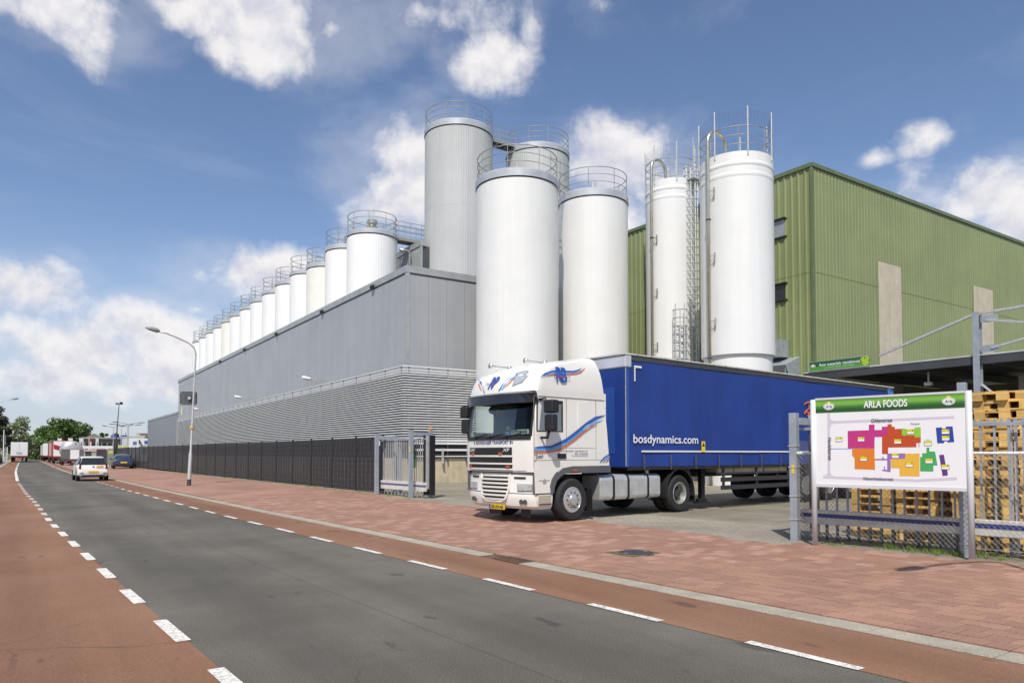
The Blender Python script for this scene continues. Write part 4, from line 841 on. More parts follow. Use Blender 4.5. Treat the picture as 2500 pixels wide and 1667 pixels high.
for (zx,zy) in ((335,150),(632,105)):
    x_=.7; q=frontpx(zx,zy,x_); z_=3.5; hn=MB(); q=frontpx(zx,zy,.62)
    c=Vector((.62,q.y,q.z)); hn.tube([c,c-Vector((.04,0,0)),c-Vector((.10,0,0)),c-Vector((.20,0,0)),c-Vector((.62,0,.0))],[.065,.05,.028,.018,.014],12); hn.cyl(c-Vector((.2,0,0)),c-Vector((.2,0,.22)),.014,6); hn.cyl(c-Vector((.5,0,0)),c-Vector((.5,0,.16)),.014,6); hn.box(c-Vector((.66,.04,.03)),c-Vector((.58,-.04,-.04))); hn.build('air_horn',CHROME,trk,True)
for s in (1,-1):
    mb=MB(); mb.box((.82,s*1.34,2.36),(1.04,s*1.62,2.64)); mb.box((.84,s*1.34,1.98),(1.02,s*1.60,2.33)); mb.build('mirror',BLACK,trk,bevel=.04,seg=3)
    mb=MB(); mb.tube([(1.0,s*1.15,2.66),(.98,s*1.35,2.68),(.95,s*1.4,2.5)],.022,6); mb.tube([(.96,s*1.15,1.84),(.95,s*1.38,1.84),(.93,s*1.42,2.0)],.03,8); mb.build('mirror_arm',BLACK,trk,True)
mb=MB(); 
for k in range(3):
    y_=-.75+k*.55; a=fpt(y_,1.86)+Vector((.03,0,0)); b=fpt(y_+.5,1.93)+Vector((.025,0,0)); mb.bar(a,b,.02,.015); mb.bar(fpt(y_+.1,1.83)+Vector((.03,0,0)),fpt(y_+.12,1.90)+Vector((.03,0,0)),.03,.02)
mb.build('wiper',BLACK,trk)
# wheels
def wheel(parent,x,y_,z,r,w_,style,side,name='wheel'):
    mb=MB(); rr=r*.60; prof=[(rr,-w_/2+.01),(r-.05,-w_/2),(r-.018,-w_/2+.025),(r,-w_/2+.06),(r,w_/2-.06),(r-.018,w_/2-.025),(r-.05,w_/2),(rr,w_/2-.01)]
    mb.lathe(prof,48,axis='y',cap=False)
    for k in range(3): mb.lathe([(r+.001,-.07+k*.07-.006),(r-.01,-.07+k*.07),(r+.001,-.07+k*.07+.006)],48,axis='y',cap=False)
    o=mb.build(name,RUBBER,parent,auto=40); o.location=(x,y_,z); d=side; e=w_/2
    mb=MB()
    if style=='steer': pr=[(rr,d*(e-.01)),(rr-.02,d*(e-.0)),(rr-.035,d*(e-.05)),(rr-.055,d*(e-.08)),(rr*.72,d*(e-.05)),(rr*.66,d*(e-.01)),(rr*.5,d*(e-.005)),(rr*.42,d*(e+.01)),(rr*.40,d*(e+.05)),(rr*.3,d*(e+.06)),(0,d*(e+.06))]
    elif style=='drive': pr=[(rr,d*(e-.01)),(rr-.02,d*(e)),(rr-.035,d*(e-.04)),(rr-.06,d*(e-.14)),(rr*.72,d*(e-.15)),(rr*.70,d*(e-.15))]; hb=MB(); hb.lathe([(rr*.74,d*(e-.155)),(rr*.5,d*(e-.16)),(rr*.42,d*(e-.07)),(rr*.2,d*(e-.06)),(0,d*(e-.06))],32,axis='y'); fixn(hb.build('hub',mat('hub_dark',(.055,.05,.045),.6,.2,var=.3,vs=14),o,auto=35))
    else: pr=[(rr,d*(e-.01)),(rr-.02,d*(e)),(rr-.04,d*(e-.03)),(rr*.6,d*(e-.06)),(rr*.3,d*(e-.02)),(0,d*(e-.02))]
    mb.lathe(pr,40,axis='y',cap=style!='drive'); ri=mb.build('rim',CHROME if style=='steer' else (mat('rim_silver',(.42,.41,.38),.4,.6,var=.2,vs=10) if style!='car' else ALU),o,auto=35); fixn(ri)
    if style!='car':
        for k in range(10):
            a_=2*math.pi*k/10; R_=rr*(.60 if style=='steer' else .52); b_=MB(); yb=d*(e-.005 if style=='steer' else e-.15); b_.lathe([(.017,0),(.017,d*.025),(0,d*.028)],6,(R_*math.cos(a_),yb,R_*math.sin(a_)),axis='y'); b_.build('wheel_nut',DARKST,o)
    return o
for s in (1,-1): wheel(trk,0,s*1.05,.475,.475,.30,'steer',s)
for s in (1,-1): wheel(trk,-3.96,s*1.06,.475,.475,.27,'drive',s); wheel(trk,-3.96,s*.74,.475,.475,.27,'plain',s)
mb=MB()
for s in (-.42,.42): mb.box((-4.9,s-.05,.72),(.9,s+.05,.98))
for x in (-4.5,-3.2,-2.2,-1.4): mb.box((x-.05,-.42,.75),(x+.05,.42,.93))
mb.cyl((-3.96,-1.0,.475),(-3.96,1.0,.475),.09,12); mb.cyl((0,-1,.475),(0,1,.475),.07,10); mb.box((-.4,-.4,.3),(.9,.4,1.05)); mb.box((-3.2,-1.1,.35),(-.9,-.55,.95)); mb.build('chassis',BLACK,trk)
mb=MB(); mb.lathe([(.45,0),(.5,.03),(.5,.06),(0,.07)],24,(-3.5,0,1.0)); mb.build('fifth_wheel',DARKST,trk)
tank=MB(); prof=[(.0,0),(.0,0)]
pf_=[(.03,-.30),(.20,-.30),(.28,-.27),(.30,-.2),(.30,.18),(.27,.26),(.2,.30),(-.25,.30),(-.3,.25),(-.3,-.25),(-.25,-.30)]
Mt=Matrix(((0,0,1,0),(1,0,0,.86),(0,1,0,.70),(0,0,0,1))); tank.prism(pf_,-3.2,-.95,0,Mt); fixn(tank.build('fuel_tank',ALU,trk,bevel=.03))
for x in (-1.42,-1.95,-2.7):
    mb=MB(); mb.prism([(a*1.03,b*1.03) for a,b in pf_],x-.035,x+.035,0,Mt); fixn(mb.build('tank_strap',BLACK,trk))
mb=MB(); mb.cyl((-2.9,.95,1.0),(-2.9,.95,1.08),.06,12); mb.build('tank_cap',ALU,trk)
mb=MB(); pts=[(.62*math.cos(t),.62*math.sin(t)) for t in [R(-8+196*k/18) for k in range(19)]]; pts2=[(.57*math.cos(t),.57*math.sin(t)) for t in [R(188-196*k/18) for k in range(19)]]
for s in (1,-1):
    mb=MB(); mb.prism([(x,z*1.08) for x,z in pts+pts2],.58,1.21,0,Matrix(((1,0,0,-3.96),(0,0,s,0),(0,1,0,.475),(0,0,0,1)))); fixn(mb.build('rear_mudguard',BLACK,trk)); 
    mb=MB(); mb.box((-4.60,s*.62,.22),(-4.585,s*1.2,.5)); mb.build('mud_flap',BLACK,trk)
    mb=MB(); mb.box((-.66,s*.9,.18),(-.645,s*1.18,.7)); mb.build('mud_flap',BLACK,trk)
mb=MB(); mb.box((-1.22,-1.1,1.15),(-1.15,1.1,2.9)); mb.build('cab_rear_panel',WHITE,trk)
# ---------------------------------------------------------------- articulated lorry: curtain-sided trailer
ZT=4.015; A=G(1526,861.5,ZT); B=G(2180,945,ZT); bd=(B-A).xy.normalized(); TLn=(B-A).xy.length
trl=thing('semi_trailer','long blue curtain-sided trailer lettered bosdynamics.com behind the white cab','trailer',(A.x,A.y,YZ),math.atan2(bd.y,bd.x))
# local: x runs to the rear, +y away from the camera side, z up; near side is y=0
H_=ZT-YZ; W_=2.5; ZB=1.19
def tpx(px,py): p=PP(px,py,A.xy,B.xy); q=p.xy-A.xy; return Vector((q.dot(bd),0,p.z-YZ))
mb=MB(); vs=[]; NX,NZ=150,16
for i in range(NX+1):
    x=.14+(TLn-.62)*i/NX
    for j in range(NZ+1):
        t=j/NZ; z=ZB-.02+(H_-.16-ZB)*t; dpt=0
        lo=max(0,1-(z-ZB)/.30); ph=x*2*math.pi/1.02
        dpt=-.018*lo*(.6*math.sin(ph+2.2*math.sin(z*9+x))+.5*math.sin(ph*2.3+z*14))+.010*math.sin(x*1.3+z*.8)+.004*math.sin(x*3.1-z*1.7)
        vs.append((x,dpt,z))
w_=NZ+1; mb.add(vs,[(i*w_+j,(i+1)*w_+j,(i+1)*w_+j+1,i*w_+j+1) for i in range(NX) for j in range(NZ)]); mb.build('side_curtain',BLUET,trl,True)
mb=MB(); mb.box((.05,.03,ZB),(TLn-.05,W_-.03,H_-.05)); mb.build('inner_body',BLUEP,trl)
mb=MB(); mb.box((0,.0,ZB-.02),(.05,W_,H_-.32)); fw=mb.build('front_wall',BLUET,trl); mb=MB(); mb.box((-.012,.35,ZB+.3),(0,W_-.35,H_-.8)); mb.build('front_panel',BLUEP,fw)
mb=MB(); mb.lathe([(.13,ZB-.02),(.13,H_-.34)],14,(.13,.13,0),a0=math.pi,a1=1.5*math.pi); mb.build('corner_post',BLUEP,trl,True)
mb=MB(); mb.box((.0,-.015,ZB),(.015,.02,H_-.35)); mb.build('curtain_pole',STEEL,trl)
mb=MB(); mb.box((-.02,-.02,H_-.34),(.22,W_+.02,H_-.03)); mb.build('front_header',mat('header_grey',(.52,.54,.58),.5),trl,bevel=.03)
mb=MB(); mb.box((.22,-.012,H_-.165),(TLn,.03,H_-.035)); mb.build('gutter_rail',DARKST,trl)
mb=MB(); mb.box((-.05,-.03,H_-.03),(TLn+.02,W_+.03,H_+.005)); mb.build('roof',mat('roof_canvas',(.62,.59,.52),.7,var=.12,vs=2,streak=.15),trl)
mb=MB(); mb.lathe([(.012,0),(.010,-.006),(0,-.008)],8,axis='y'); rv=mb.mesh('rivet',BLACK); x=.4
while x<TLn: part('rivet',rv,trl,(x,-.03,H_-.012)); x+=.52
mb=MB(); mb.box((TLn-.46,-.012,ZB),(TLn,.03,H_-.04)); mb.build('rear_post',mat('worn_blue',(.09,.22,.48),.5,var=.35,vs=6),trl)
mb=MB(); mb.box((TLn-.48,-.02,ZB),(TLn-.45,.0,H_-.2)); mb.build('rear_curtain_pole',DARKST,trl)
mb=MB(); mb.box((.1,.0,ZB-.10),(TLn,.06,ZB-.01)); mb.box((.1,W_-.06,ZB-.10),(TLn,W_,ZB-.01)); mb.box((.1,.06,ZB-.06),(TLn,W_-.06,ZB-.02)); mb.build('side_raves',BLACK,trl)
mb=MB()
for yy in (.75,1.75): mb.box((.3,yy-.07,.85),(TLn-.3,yy+.07,ZB-.06))
for x in (2.5,4.5,6,11.8): mb.box((x,.1,.95),(x+.08,W_-.1,ZB-.06))
mb.build('chassis_beams',BLACK,trl)
mb=MB(); mb.box((0,-.012,-.16),(.035,-.006,.16)); mb.box((-.01,-.022,-.07),(.045,-.012,.0)); mb.box((.005,-.02,-.22),(.03,-.008,-.16)); stp=mb.mesh('curtain_strap',mat('strap_grey',(.09,.09,.09),.6)); x=.62
while x<TLn-.6: part('curtain_strap',stp,trl,(x,-.02,ZB+.12)); x+=1.02
x=.55
mb=MB()
while x<TLn-.7: mb.box((x,-.028,ZB+.34),(x+.045,-.018,ZB+.378)); x+=.052
stuff(mb.build('reflective_tape',SIGNW,trl))
mb=MB()
for k in range(5): mb.box((.30+k*.055,-.028,H_-.33),(.345+k*.055,-.016,H_-.28))
for k in range(6): mb.box((.30,-.028,H_-.385-k*.055),(.34,-.016,H_-.34-k*.055))
stuff(mb.build('reflective_corner',SIGNW,trl))
a=tpx(1544,1087); b=tpx(1702,1087); cc=tpx(1702,1063); a.z=tpx(1620,1088).z; text('bosdynamics.com','lettering',SIGNW,trl,(a.x,-.03,a.z),(1,0,0),(0,0,1),(b.x-a.x),tpx(1620,1061.5).z-a.z,bold=.012)
q=tpx(1715,1101); mb=MB(); mb.box((q.x-.075,-.034,q.z-.02),(q.x+.075,-.028,q.z+.26)); st_=mb.build('warning_sticker',flat('sticker_yellow',(.75,.55,.03)),trl); mb=MB(); mb.prism([(-.06,.13),(.06,.13),(0,.23)],0,.003,0,Matrix(((1,0,0,q.x),(0,0,-1,-.035),(0,1,0,q.z),(0,0,0,1)))); mb.build('sticker_triangle',BLACK,st_)
mb=MB(); mb.box((q.x-.08,-.033,q.z-.03),(q.x+.08,-.0281,q.z-.02)); mb.box((q.x-.08,-.033,q.z+.26),(q.x+.08,-.0281,q.z+.27)); mb.build('sticker_edge',flat('sticker_red',(.5,.03,.02)),st_)
# orange bird-like emblem
def swoosh(pts,name='emblem'):
    P=[tpx(1400+x/3.485,850+y_/3.485) for x,y_ in pts]; poly3([(p.x,-.03,p.z) for p in P],name,ORNG,trl)
swoosh([(1948,486),(1962,462),(1990,450),(2040,455),(2040,468),(1995,462),(1972,470)]); swoosh([(1990,470),(2006,490),(2002,515),(1980,532),(1965,548),(1972,560),(1960,560),(1952,545),(1965,527),(1992,510),(1996,490)]); swoosh([(1960,545),(1985,536),(2005,545),(2010,565),(1995,578),(1975,572),(1990,562),(1988,550)]); swoosh([(2010,585),(2030,570),(2042,545),(2042,565),(2034,585),(2015,592)])
# continuing to the right behind the notice board
swoosh([(2040,455),(2120,480),(2180,540),(2190,600),(2170,560),(2110,500),(2040,468)]); swoosh([(2042,545),(2060,520),(2110,530),(2100,545),(2060,540),(2042,565)])
# under-gear: guard, pallet box, legs, wheels
for z0,z1 in ((.50,.62),(.72,.84)):
    mb=MB(); mb.box((3.86,.02,z0),(7.5,.05,z1)); mb.build('side_guard_rail',mat('guard_dark',(.03,.03,.032),.6),trl)
for x in (4.0,5.6,7.3):
    mb=MB(); mb.box((x,.05,.5),(x+.06,.1,1.1)); mb.build('side_guard_post',DARKST,trl)
mb=MB(); mb.box((3.8,.1,.97),(7.5,.5,1.1)); mb.build('pallet_box',mat('box_cream',(.50,.42,.27),.8,var=.1),trl); mb=MB(); mb.box((3.7,.06,.93),(7.55,.55,.96)); mb.build('box_tray',DARKST,trl)
for yy in (.45,2.05):
    mb=MB(); mb.box((3.47,yy-.06,.25),(3.62,yy+.06,1.1)); mb.box((3.32,yy-.12,.14),(3.77,yy+.12,.17)); mb.cyl((3.37,yy,.2),(3.72,yy,.2),.07,10); mb.build('landing_leg',BLACK,trl)
for x in (8.32,9.72,11.12):
    for s,yy in ((-1,.20),(1,2.30)): wheel(trl,x,yy,.50,.50,.38,'trailer',s)
mb=MB(); 
for x in (8.32,9.72,11.12): mb.cyl((x,.3,.5),(x,2.2,.5),.07,10)
mb.build('axle_beam',BLACK,trl)
mb=MB(); mb.box((7.6,.02,.98),(11.9,.4,1.03)); mb.build('wheel_guard',BLACK,trl)
# ---------------------------------------------------------------- notice board with the site plan
SA_=G(1990.2,1330.3,YZ); SB_=G(2373.4,1363.8,YZ); sd=(SB_-SA_).xy.normalized()
bd_=thing('site_plan_board','white notice board with a coloured site plan headed ARLA FOODS on two steel posts','sign',(SA_.x,SA_.y,YZ),math.atan2(sd.y,sd.x))
# local: x along the board to the right, -y towards the road
def bpx(px,py): p=PP(px,py,SA_.xy,SB_.xy); q=p.xy-SA_.xy; return Vector((q.dot(sd),0,p.z-YZ))
zz=lambda x,y_: bpx(1980+x/5.6,930+y_/5.6)
BW=(SB_-SA_).xy.length; top=bpx(1990,977).z; bot=zz(80,1400).z; hgt=top-bot
for x,zt_ in ((0,top+.01),(BW,top+.03)):
    mb=MB(); mb.cyl((x,0,-.1),(x,0,zt_),.043,20); mb.build('post',POSTM,bd_,True)
mb=MB(); mb.box((.04,-.012,bot),(BW-.04,.02,top)); mb.build('panel',SIGNW,bd_)
mb=MB(); mb.box((.04,-.02,top),(BW-.04,.028,top+.03)); mb.box((.04,-.02,bot-.05),(BW-.04,.028,bot)); mb.build('frame_rail',POSTM,bd_)
gh_=.245*hgt*.62
for k in range(8):
    f=k/7; c=(.02+.16*math.sin(math.pi*min(1,f*1.15))**1.5,.09+.30*math.sin(math.pi*min(1,f*1.1))**1.5,.012+.03*math.sin(math.pi*f)); c=[(.10,.30,.035),(.17,.40,.05),(.20,.43,.055),(.14,.35,.045),(.06,.20,.03),(.03,.12,.02),(.018,.075,.014),(.025,.10,.018)][k]
    z1=top-.005-gh_*k/8; mb=MB(); mb.box((.045,-.0145,z1-gh_/8),(BW-.045,-.0125,z1)); mb.build('header_band',flat('header%d'%k,c),bd_)
FRB=Matrix(((1,0,0,0),(0,0,-1,-.0145),(0,1,0,0),(0,0,0,1)))
a=zz(725,345); b=zz(1320,318); text('ARLA FOODS','header_lettering',SIGNW,bd_,(a.x,-.0145,top-gh_*.78),(1,0,0),(0,0,1),b.x-a.x,gh_*.55,bold=.025)
for (x,y_) in ((250,350),(1885,280)):
    q=zz(x,y_); q.z=top-gh_*.55; logo(bd_,FRB,q.x,q.z,.085,.056); text('Arla','logo_lettering',flat('logogreen',(.03,.12,.06)),bd_,(q.x-.048,-.025,q.z-.02),(1,0,0),(0,0,1),.10,.045,shear=.2,bold=.01)
def bpoly(name,pts,c,l=0):
    mb=MB(); P=[]
    for x,y_ in pts: q=zz(x,y_); P.append((q.x,q.z))
    mb.prism(P,-.0015,.0005+l*.0012,0,Matrix(((1,0,0,0),(0,0,-1,-.0125),(0,1,0,0),(0,0,0,1)))); fixn(mb.build(name,flat(name+str(c),c),bd_))
LIL=(.60,.54,.62)
bpoly('plan_road',[(228,440),(262,437),(262,500),(285,535),(330,545),(1955,477),(1965,512),(330,580),(285,590),(264,640),(266,1240),(285,1285),(330,1300),(1450,1340),(1995,1310),(1995,1352),(1450,1376),(168,1330),(168,1292),(210,1285),(230,1250)],LIL)
for nm,c,pts in (('plan_block',(.50,.03,.20),[(506,680),(795,670),(795,595),(872,592),(872,668),(972,666),(972,624),(1050,620),(1050,742),(975,745),(975,762),(873,764),(872,918),(508,918)]),
 ('plan_block',(.50,.065,.012),[(1050,590),(1108,588),(1108,622),(1148,622),(1148,654),(1248,650),(1248,742),(1420,740),(1420,768),(1504,766),(1504,838),(1484,842),(1484,902),(1476,902),(1476,845),(1444,845),(1444,902),(1058,906),(1058,996),(975,994),(975,745),(1050,742)]),
 ('plan_block',(.26,.55,.04),[(1248,648),(1300,648),(1300,660),(1420,655),(1420,632),(1503,628),(1504,768),(1418,768),(1415,740),(1248,742)]),
 ('plan_block',(.68,.20,.02),[(566,922),(872,920),(872,1058),(912,1060),(912,1080),(876,1080),(878,1210),(600,1200),(600,1050),(566,1015)]),
 ('plan_block',(.28,.15,.42),[(1046,988),(1290,986),(1290,1062),(1092,1064),(1092,1242),(978,1225),(978,1206),(1003,1206),(1003,1165),(1016,1165),(1016,1208),(1046,1212),(1046,1080),(912,1080),(912,1062),(976,1060),(976,1036),(998,1036),(998,1060),(1046,1060)]),
 ('plan_block',(.74,.42,.05),[(1290,988),(1400,990),(1488,984),(1488,1300),(1213,1296),(1213,1188),(1096,1186),(1096,1064),(1290,1062)]),
 ('plan_block',(.06,.36,.10),[(1496,1036),(1524,1036),(1524,984),(1582,982),(1582,905),(1622,905),(1622,960),(1700,962),(1732,1152),(1676,1150),(1676,1234),(1496,1230)]),
 ('plan_block',(.02,.06,.34),[(1710,636),(1795,632),(1800,650),(1846,648),(1846,622),(1938,617),(1962,832),(1872,838),(1866,820),(1824,822),(1822,848),(1730,850)]),
 ('plan_block',(.12,.035,.20),[(1755,1008),(1820,1004),(1850,1180),(1872,1240),(1872,1288),(1802,1296)]),
 ('plan_line',(.10,.28,.60),[(270,921),(560,920),(560,928),(270,929)]),('plan_block',(.30,.55,.70),[(1582,795),(1622,793),(1622,805),(1582,806)])): bpoly(nm,pts,c,1)
for t_,x,y_ in (('E',388,795),('D',690,793),('C',1190,823),('B',1365,693),('A',1843,690),('A',1845,778),('J',1603,848),('F',724,1060),('G',1158,1020),('H',1348,1140),('I',1617,1090),('K',1840,1172)):
    q=zz(x,y_); wq,hq=.082,.058; mb=MB(); mb.box((q.x-wq*.62,-.0180,q.z-hq*.62),(q.x+wq*.62,-.0150,q.z+hq*.62)); lb=mb.build('plan_label',flat('lblline',(.16,.16,.02)),bd_)
    mb=MB(); mb.box((q.x-wq*.57,-.0192,q.z-hq*.02),(q.x+wq*.57,-.0182,q.z+hq*.55)); mb.build('label_top',flat('lblyellow',(.80,.68,.02)),lb); mb=MB(); mb.box((q.x-wq*.57,-.0192,q.z-hq*.56),(q.x+wq*.57,-.0182,q.z-hq*.03)); mb.build('label_base',SIGNW,lb)
    text(t_,'label_letter',BLACK,lb,(q.x+wq*.25,-.0194,q.z+hq*.1),(1,0,0),(0,0,1),None,hq*.38,bold=.02,proud=.001); text('Gebouw','label_word',flat('lblword',(.2,.2,.05)),lb,(q.x-wq*.48,-.0194,q.z+hq*.08),(1,0,0),(0,0,1),wq*.6,hq*.2,proud=.001)
for t_,x0,x1,y_,h in (('Gildenstraat',828,1120,566,.05),('Nijverheidsstraat',725,1130,1360,.05),('Receptie',1370,1490,600,.026)):
    a=zz(x0,y_); b=zz(x1,y_); text(t_,'street_name',BLACK,bd_,(a.x,-.0165,a.z),(1,0,0),(0,0,1),b.x-a.x,h*1.2,bold=.006)
a=zz(238,772); b=zz(250,1080); text('Handelsstraat','street_name',BLACK,bd_,(a.x+.0,-.0165,a.z),(0,0,-1),(1,0,0),a.z-b.z,.055,bold=.006)
# ---------------------------------------------------------------- fence, gate and guard rail by the board
PA=G(1942,1317,YZ); PB=G(2357,1355,YZ); fd=(PB-PA).xy.normalized()
fn=thing('chain_link_fence','galvanised chain-link fence with square posts behind the site plan board','fence',(PA.x,PA.y,YZ),math.atan2(fd.y,fd.x))
def fpx(px,py): p=PP(px,py,PA.xy,PB.xy); q=p.xy-PA.xy; return Vector((q.dot(fd),0,p.z-YZ))
FL=6.4; xb=(PB-PA).xy.length; ph=fpx(1942,1008).z
for x,h,w_ in ((xb,fpx(2360,933).z,.11),):
    mb=MB(); mb.box((x-w_/2,-.05,-.1),(x+w_/2,.07,h)); mb.build('post',STEELP,fn,bevel=.006)
for zc in (.16,.62,1.12,1.5):
    mb=MB(); mb.box((xb-.065,-.058,zc),(xb+.065,.075,zc+.02)); mb.build('wire_clamp',STEEL,fn)
mb=MB(); p_=.074; Hm=1.42; n=int((FL+Hm)/p_)
for k in range(-20,n+1):
    for s in (1,-1):
        x0=k*p_; z0=.10
        xa,za=x0,z0; xe,ze=x0+Hm*.92,z0+Hm
        if s<0: xa,xe=FL-x0,FL-x0-Hm*.92
        # clip to 0..FL
        def clip(xa,za,xe,ze):
            t0,t1=0.,1.
            dx_=xe-xa
            for lo,sg in ((0,1),(FL,-1)):
                fa=(xa-lo)*sg; fe=(xe-lo)*sg
                if fa<0 and fe<0: return None
                if fa<0: t0=max(t0,fa/(fa-fe))
                if fe<0: t1=min(t1,fa/(fa-fe))
            if t1-t0<.02: return None
            return (xa+dx_*t0,za+(ze-za)*t0,xa+dx_*t1,za+(ze-za)*t1)
        c=clip(xa,za,xe,ze)
        if c: mb.tube([(c[0],-.06+.003*s,c[1]),(c[2],-.06+.003*s,c[3])],.0025,3,cap=False)
WIRE=mat('mesh_wire',(.27,.26,.23),.6,.2); stuff(mb.build('chain_link_mesh',WIRE,fn))
mb=MB(); mb.cyl((.05,-.02,1.5),(FL,-.02,1.5),.024,8); mb.build('top_rail',SIGNW,fn)
for z in (1.66,1.8,1.94,.12):
    mb=MB(); mb.cyl((xb*.98,-.055,z),(FL,-.055,z),.003,4); mb.build('tension_wire',STEEL,fn)
# portal at the end of the fence, holding the sliding gate
pt=thing('gate_portal','grey steel gate portal with an orange lamp, beside the site plan board','gate portal',(PA.x,PA.y,YZ),math.atan2(fd.y,fd.x))
mb=MB(); mb.box((-.065,-.065,-.1),(.065,.065,ph)); mb.build('post',STEELP,pt,bevel=.008)
mb=MB(); mb.box((-.0,.55,-.1),(.13,.68,ph-.02)); mb.build('post',STEELP,pt,bevel=.008)
mb=MB(); mb.box((-.02,.065,ph-.2),(.09,.55,ph-.08)); mb.build('cross_bar',STEELP,pt)
mb=MB(); mb.lathe([(.055,0),(.06,.05),(.045,.10),(0,.12)],16,(.06,.62,ph-.02)); mb.build('signal_lamp',mat('orange_lamp',(.75,.22,.02),.2),pt,True)
mb=MB(); mb.box((-.13,.30,.05),(-.09,.36,1.75)); mb.box((-.19,.22,.1),(-.14,.42,1.70)); mb.build('gate_stop',BLACK,pt)
mb=MB(); mb.box((-.02,-.069,1.15),(.03,-.066,1.3)); mb.build('warning_sticker',flat('sticker_yellow',(.75,.55,.03)),pt)
for z in (.35,.75,1.25,1.62):
    mb=MB(); mb.box((-.075,-.075,z),(.075,.075,z+.018)); mb.build('clamp',STEEL,pt)
mb=MB(); p_=.06
for k in range(-30,14):
    for s in (1,-1):
        ya=k*p_; P=[]
        for t in (0,1): P.append((ya+t*1.6 if s>0 else .6-ya-t*1.6,.12+t*1.6))
        (y0,z0),(y1,z1)=P; t0,t1=0,1
        for lo,sg in ((.06,1),(.56,-1)):
            fa=(y0-lo)*sg; fe=(y1-lo)*sg
            if fa<0 and fe<0: t1=-1; break
            if fa<0: t0=max(t0,fa/(fa-fe))
            if fe<0: t1=min(t1,fa/(fa-fe))
        if t1-t0>.02: mb.tube([(.05,y0+(y1-y0)*t0,z0+(z1-z0)*t0),(.05,y0+(y1-y0)*t1,z0+(z1-z0)*t1)],.0025,3,cap=False)
stuff(mb.build('side_mesh',WIRE,pt))
gt=thing('sliding_gate','grey barred sliding gate with a blue-striped bottom beam, drawn back behind the fence','gate',(PA.x,PA.y,YZ),math.atan2(fd.y,fd.x))
gz=fpx(2460,1028).z; GO=.30
mb=MB(); mb.box((-.15,GO-.03,gz-.05),(FL+1,GO+.03,gz)); mb.build('top_rail',STEELP,gt)
mb=MB()
x=.2
while x<FL+1: mb.add([(x-.035,GO-.01,gz),(x+.035,GO-.01,gz),(x,GO-.01,gz+.07),(x-.035,GO+.01,gz),(x+.035,GO+.01,gz),(x,GO+.01,gz+.07)],[(0,1,2),(3,5,4),(0,3,4,1),(1,4,5,2),(2,5,3,0)]); x+=.085
fixn(mb.build('spike_strip',STEELP,gt))
mb=MB(); mb.box((-.014,GO-.014,.5),(.014,GO+.014,gz-.05)); bm_=mb.mesh('gate_bar',STEELP); x=.42
while x<FL+1: part('gate_bar',bm_,gt,(x,0,0)); x+=.178
mb=MB(); mb.box((-.2,GO-.06,.28),(FL+1,GO+.06,.40)); mb.box((-.2,GO-.075,.46),(FL+1,GO+.06,.52)); mb.build('bottom_beam',GALVB,gt,bevel=.01); mb=MB(); mb.box((-.19,GO-.07,.40),(FL+1,GO+.05,.46)); mb.build('blue_stripe',flat('gate_blue',(.012,.03,.20)),gt)
mb=MB(); mb.box((-.02,GO-.02,.02),(.02,GO+.02,.28)); bs_=mb.mesh('bottom_stub',DARKST); x=.42
while x<FL+1: part('bottom_stub',bs_,gt,(x,0,0)); x+=.178
for x in (xb+.5,xb+.56):
    mb=MB(); mb.box((x-.02,.42,.0),(x+.02,.46,1.95)); mb.build('gate_guide',STEEL,gt)
mb=MB(); mb.box((0,GO+.25,.55),(.10,GO+.31,1.9)); mb.build('end_post',DARKST,gt)
# green info board on the gate
q=fpx(1960,1100); ib=thing('gate_info_board','small green instruction board fixed to the sliding gate','sign',(PA.x,PA.y,YZ),math.atan2(fd.y,fd.x))
mb=MB(); mb.box((.16,.60,1.02),(.62,.62,1.66)); mb.build('panel',flat('boarddark',(.02,.07,.03)),ib); mb=MB(); mb.box((.162,.595,1.42),(.618,.5995,1.655)); mb.build('light_header',flat('boardlime',(.075,.30,.045)),ib)
for k in range(7):
    mb=MB(); mb.box((.2,.594,1.36-k*.045),(.55,.5985,1.375-k*.045)); mb.build('print_line',flat('printgrey',(.35,.42,.35)),ib)
logo(ib,Matrix(((1,0,0,0),(0,0,-1,.594),(0,1,0,0),(0,0,0,1))),.42,1.57,.07,.045)
# weeds along the fence foot
def blades(mb,x,y_,z,h,n,sp):
    for _ in range(n):
        a_=random.uniform(0,6.28); rr=random.uniform(0,sp); bx_=x+rr*math.cos(a_); by_=y_+rr*math.sin(a_); hh=h*random.uniform(.5,1.1); ln=random.uniform(-.5,.5)*hh; l2=random.uniform(-.5,.5)*hh; w_=.006+.008*random.random()
        mb.add([(bx_-w_,by_,z),(bx_+w_,by_,z),(bx_+ln*.4+w_*.7,by_+l2*.4,z+hh*.6),(bx_+ln*.4-w_*.7,by_+l2*.4,z+hh*.6),(bx_+ln,by_+l2,z+hh)],[(0,1,2,3),(3,2,4)])
WEED=mat('weed_green',(.16,.24,.04),.7,var=.35,vs=9)
mb=MB()
for k in range(150):
    t=random.uniform(-.4,6.6); d_=random.uniform(-.18,.10); p=PA.xy+fd*t+Vector((-fd.y,fd.x))*d_*-1*-1; dens=random.random()
    cl=abs(t-xb)<.55 or 1.5<t<2.1
    if random.random()<(.9 if cl else .2): blades(mb,p.x,p.y,YZ-.01,.10 if cl else .04,11 if cl else 7,.10)
stuff(mb.build('weeds',WEED))
mb=MB()
for k in range(260):
    y_=random.uniform(22,62); X=fxl(y_)-random.uniform(-.05,.18) if y_>24.4 else 10.5+random.uniform(-.1,.2)
    if random.random()<.6: blades(mb,X,y_,YZ-.03,.09,7,.12)
stuff(mb.build('weeds',WEED))
